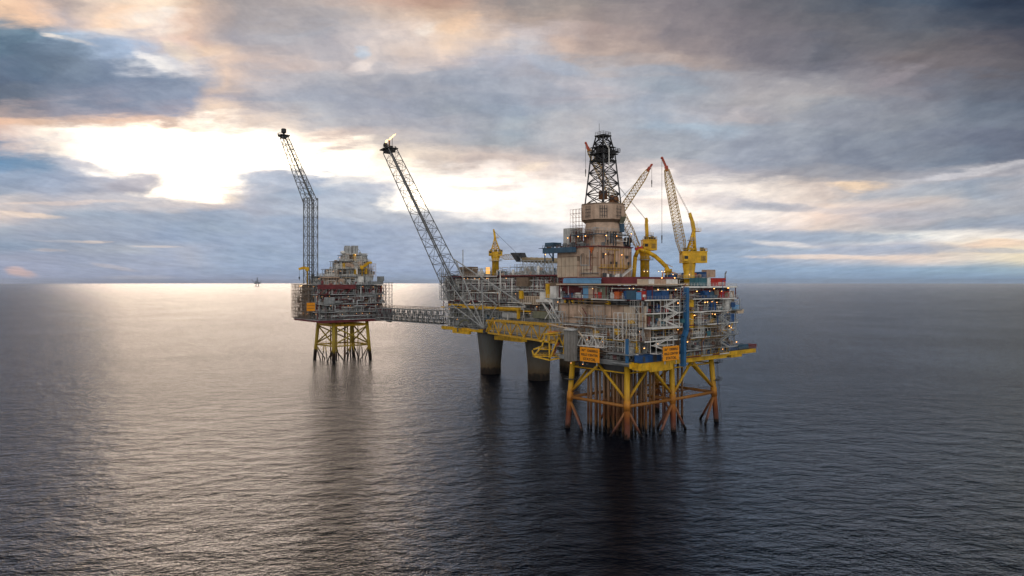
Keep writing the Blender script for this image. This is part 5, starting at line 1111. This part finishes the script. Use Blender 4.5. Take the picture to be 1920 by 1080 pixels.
# stepped heap of modules up to the exhaust stacks
def txr(p0, p1, y): return Lf.ony(p0, 0, y).x, Lf.ony(p1, 0, y).x
tiers = [(*txr(606, 700, 2), 2, 30, 55.5, 61.5), (*txr(627, 699, 3.5), 3.5, 27, 61.5, 67.0), (*txr(638, 696, 5), 5, 24, 67.0, 72.8), (*txr(648, 690, 6), 6, 20, 72.8, 77.5)]
for (xa, xb, ya, yb, za, zb) in tiers:
    T.part('deck_core', g_box(xa + 3, xb - 2, ya + 3, yb - 2, za, zb - .3), 'tan_dark'); T.part('deck', g_box(xa, xb, ya, yb, zb - .4, zb), 'grey')
    storey(T, Face('y', ya), xa, xb, za, zb - .3, dict(edge='galv', dep=3, th=.3, wall=['grey', 'tan_dark', 'dark', 'tan'], kit=14, kmats=['white', 'grey', 'galv', 'tan'], pipes=44, pmats=['white', 'galv', 'grey', 'cream'], col='galv', cs=3.5, br=.5, lamps=3, rmax=.3, railmat='white'))
    storey(T, Face('x', xa), ya, yb, za, zb - .3, dict(edge='galv', dep=3, th=.3, wall=['grey', 'tan_dark'], kit=8, kmats=['white', 'grey', 'galv'], pipes=26, pmats=['white', 'galv', 'cream'], col='galv', cs=3.5, lamps=2, rmax=.28, railmat='white'))
    T.add('railing', g_rail([(xa, ya, zb), (xb, ya, zb), (xb, yb, zb)], 1.2, 1.8, .14), 'white'); roof_clutter(T, xa, xb, ya, yb, zb, 20, 2.6, ['white', 'grey', 'galv', 'tan'], ['white', 'galv'])
for (pa, pb, y, za, zb) in ((612, 630, 3, 61.5, 66.5), (630, 646, 5.5, 67, 70.5), (690, 703, 3, 61, 71), (664, 684, 4.4, 67, 76), (643, 652, 5.5, 72.8, 77)):
    xa, xb = txr(pa, pb, y); scaffold(T, Face('y', y - 1.6), xa, xb, 0, za, zb, 1.7, 1.9, random.choice(['white', 'tan', 'galv']), .15)
for _ in range(26):
    q = random.choice(tiers); x = U(q[0] - 1, q[1] - 2); T.add('cabinet', g_box(x, x + U(1, 4), q[2] - U(.6, 1.6), q[2] + 1, q[4] + U(0, 2), q[4] + U(3, 6.5)), random.choice(['grey', 'white', 'tan', 'tan_dark', 'galv', 'dark', 'yellow']))
for i, x in enumerate((13.6, 15.9, 19.4, 21.7)): T.part('exhaust_stack', g_join(g_box(x, x + 2.0, 9, 12, 77.5, 83.6 + (i // 2) * .9), g_box(x + .3, x + 1.7, 9.3, 11.7, 83.2, 84.3)), 'galv')
T.part('dome', g_ball((10.5, 7, 79.0), 1.7, 16, .8), 'white'); T.add('brace', g_bar((23, 9, 83), (28, 6, 74.5), .4), 'galv')
T.part('sheeted_roof', g_box(-9, 3, -3, 4, 60.4, 61.0), 'tan'); scaffold(T, Face('y', -3), -9, 3, 0, 55.5, 60.4, 2, 2.4, 'tan', .2)
roof_clutter(T, X0 + 1, X1 - 3, Y0 + 1, 6, 55.5, 60, 3, ['grey', 'maroon', 'galv', 'tan'], ['galv', 'white'])
lamps(T, [tuple(F1.P(Lf.ony(565, 530, Y0).x, -.5, 54.8)), tuple(F1.P(Lf.ony(562, 532, Y0).x, -.5, 54.6)), tuple(F1.P(Lf.ony(666, 474, 5).x, 10.6, 77.6))], mat='lamp_white', r=.5)
T.build()
sg = Lf.ony(576, 565, Y0 - 1.9); T = Thing('sign_board', 'small orange board with dark bars on the far left platform', 'sign', Lf.w(Lf.ony(575, 565, Y0 - 1.9).x, Y0 - 1.9, 37.2), Lf.a)
T.part('panel', g_box(0, 6.0, -.1, .1, 0, 5.8), 'orange'); T.part('dark_bars', g_join(g_box(.4, 5.6, -.16, -.105, 1.8, 2.05), g_box(.4, 5.6, -.16, -.105, 3.7, 3.95)), 'rust'); T.part('support', g_join(g_bar((1, .3, -1), (1, .3, 6), .3), g_bar((5, .3, -1), (5, .3, 6), .3)), 'galv'); T.build()

# its flare tower: upright lattice, then a bend to the left
FB = Lf.loc(W3(582.5, 528, 500)); T = Thing('flare_tower', 'bent grey lattice flare tower without flame on the far left platform', 'flare tower', Lf.w(FB.x, FB.y, 56), Lf.a, 'flare booms')
zb1 = Lf.onx(582, 372, FB.x).z - 56; tq = Lf.onx(532, 256, FB.x); tq = Vector((0, tq.y - FB.y, tq.z - 56))
T.part('upright_frame', g_lattice((0, 0, 0), (0, 0, zb1), 7.6, 7.6, 9, .36, .14, side=(1, 0, 0)), 'flare_grey'); T.part('upper_frame', g_lattice((0, 0, zb1 - 3.4), tq, 7.4, 4.6, 12, .34, .15, 6.6, 4.2, side=(1, 0, 0), zig=True), 'flare_grey')
T.part('gas_pipe', g_join(g_tube((1, 0, 0), (1, 0, zb1), .5), g_tube((-1, 0, 0), (-1, 0, zb1), .35), g_tube((1, 0, zb1), tq + Vector((1, 0, 0)), .5)), 'flare_grey')
for k in range(10): p = Vector((0, 0, zb1)).lerp(tq, .1 + k * .085); T.add('stair_landing', g_join(g_box(1.6, 3.4, p.y - .8, p.y + .8, p.z, p.z + .2), g_rail([(1.6, p.y - .8, p.z), (3.4, p.y - .8, p.z)], 1.3, 1, .14)), 'flare_grey')
T.part('tip_platform', g_join(g_prism([(-3.5, tq.y - 4), (3.5, tq.y - 4), (4.5, tq.y + 1), (2, tq.y + 5.5), (-2, tq.y + 5.5), (-4.5, tq.y + 1)], tq.z + .2, tq.z + 1.0), g_prism([(-1.8, tq.y - 2.4), (1.8, tq.y - 2.4), (1.8, tq.y + 3), (-1.8, tq.y + 3)], tq.z - 1.4, tq.z + .2), g_rail([(-3.5, tq.y - 4, tq.z + 1), (-4.5, tq.y + 1, tq.z + 1), (-2, tq.y + 5.5, tq.z + 1)], 1.4, 1.3, .14)), 'black')
T.part('burner', g_join(g_tube((0, tq.y, tq.z + 1), (0, tq.y, tq.z + 2.6), .9, n=10), g_lathe((0, tq.y, 0), [(1.2, tq.z + 2.6), (2.0, tq.z + 3.2), (2.0, tq.z + 5.8), (1.5, tq.z + 6.2)], 10)), 'black')
T.build()
# two small cranes on the left platform
def small_crane(label, px, py, D, zb, dirx, L, up):
    z = CAMH + (HZ - py) / FPX * D; X = (px - 960) / FPX * D; T = Thing('deck_crane', label, 'crane', (X, D, zb), 0, 'small yellow cranes of the far left platform')
    H = z - zb; T.part('pedestal', g_lathe((0, 0, 0), [(.45, 0), (.45, H - 1), (1.1, H - .8), (1.1, H)], 14), 'crane_yellow'); T.part('cab', g_join(g_box(-1.3, 1.3, -1.2, 1.2, H, H + 2.0), g_box(-1.1, .2, -1.35, -1.21, H + .6, H + 1.7)), 'crane_yellow')
    tip = Vector((dirx * L, 0, H + 1.5 + up)); T.part('boom', boom3((dirx * 1.2, 0, H + 1.5), tip, 1.0, 1.8, .9, 6, .16, .09), 'crane_yellow'); T.part('boom_head', g_join(g_bar(tip, tip + Vector((dirx * 1.6, 0, -.6)), 1.8, 1.6)), 'crane_yellow')
    e = tip + Vector((dirx * 1.4, 0, -1)); T.part('hoist_line', g_tube(e, e - Vector((0, 0, 5)), .1), 'cable'); T.part('hook_block', g_join(g_bar(e - Vector((0, 0, 5)), e - Vector((0, 0, 6.4)), .8), g_tube(e - Vector((0, 0, 6.4)), e - Vector((0, 0, 7.6)), .2)), 'dark'); T.build()
small_crane('small yellow crane on the right shoulder of the stepped grey modules', 679, 503, 505, 62, 1, 5.5, 3.0)
small_crane('tiny yellow jib crane at the left foot of the lattice flare tower', 576, 506, 486, 55.5, -1, 4.2, -.4)

# far platform on the horizon
FD = 10500.0; T = Thing('distant_platform', 'tiny hazy oil platform on the horizon', 'oil platform', ((482.5 - 960) / FPX * FD, FD, 0), R(20))
for x in (-18, 18):
    for y in (-18, 18): T.add('leg', g_tube((x, y, -3), (x, y, 34), 6, 5, n=12), 'hazed_steel')
T.part('hull', g_join(g_box(-46, 46, -30, 30, 34, 50), g_box(-34, 20, -26, 26, 50, 66), g_box(20, 44, -20, 20, 50, 60), g_box(-30, -12, -16, 16, 66, 78)), 'hazed_steel')
T.part('derrick', g_lattice((0, 0, 60), (0, 0, 132), 22, 7, 6, 2.2, 1.4), 'hazed_steel'); T.part('flare_boom', g_lattice((-44, 0, 50), (-84, 0, 104), 8, 5, 6, 1.4, .9), 'hazed_steel'); T.part('crane_boom', g_lattice((36, 0, 60), (58, 0, 84), 6, 3, 4, 1.2, .8), 'hazed_steel')
T.part('helideck', g_lathe((56, 0, 0), [(13, 62), (14, 64)], 8), 'hazed_steel')
T.build()

# ------------------------------------------------------------------ sea air
HB = 43000.0
hz = link_mesh('haze', g_box(-HB, HB, -HB, HB, -1.0, 190.0), 'black'); hz['kind'] = 'stuff'
hm = bpy.data.materials.new('haze_air'); hm.use_nodes = True; hm.node_tree.nodes.clear()
pv_ = hm.node_tree.nodes.new('ShaderNodeVolumePrincipled'); pv_.inputs['Color'].default_value = (.80, .88, 1.0, 1); pv_.inputs['Density'].default_value = 1.4e-5; pv_.inputs['Anisotropy'].default_value = 0.2
ho = hm.node_tree.nodes.new('ShaderNodeOutputMaterial'); hm.node_tree.links.new(pv_.outputs[0], ho.inputs['Volume']); hz.data.materials[0] = hm
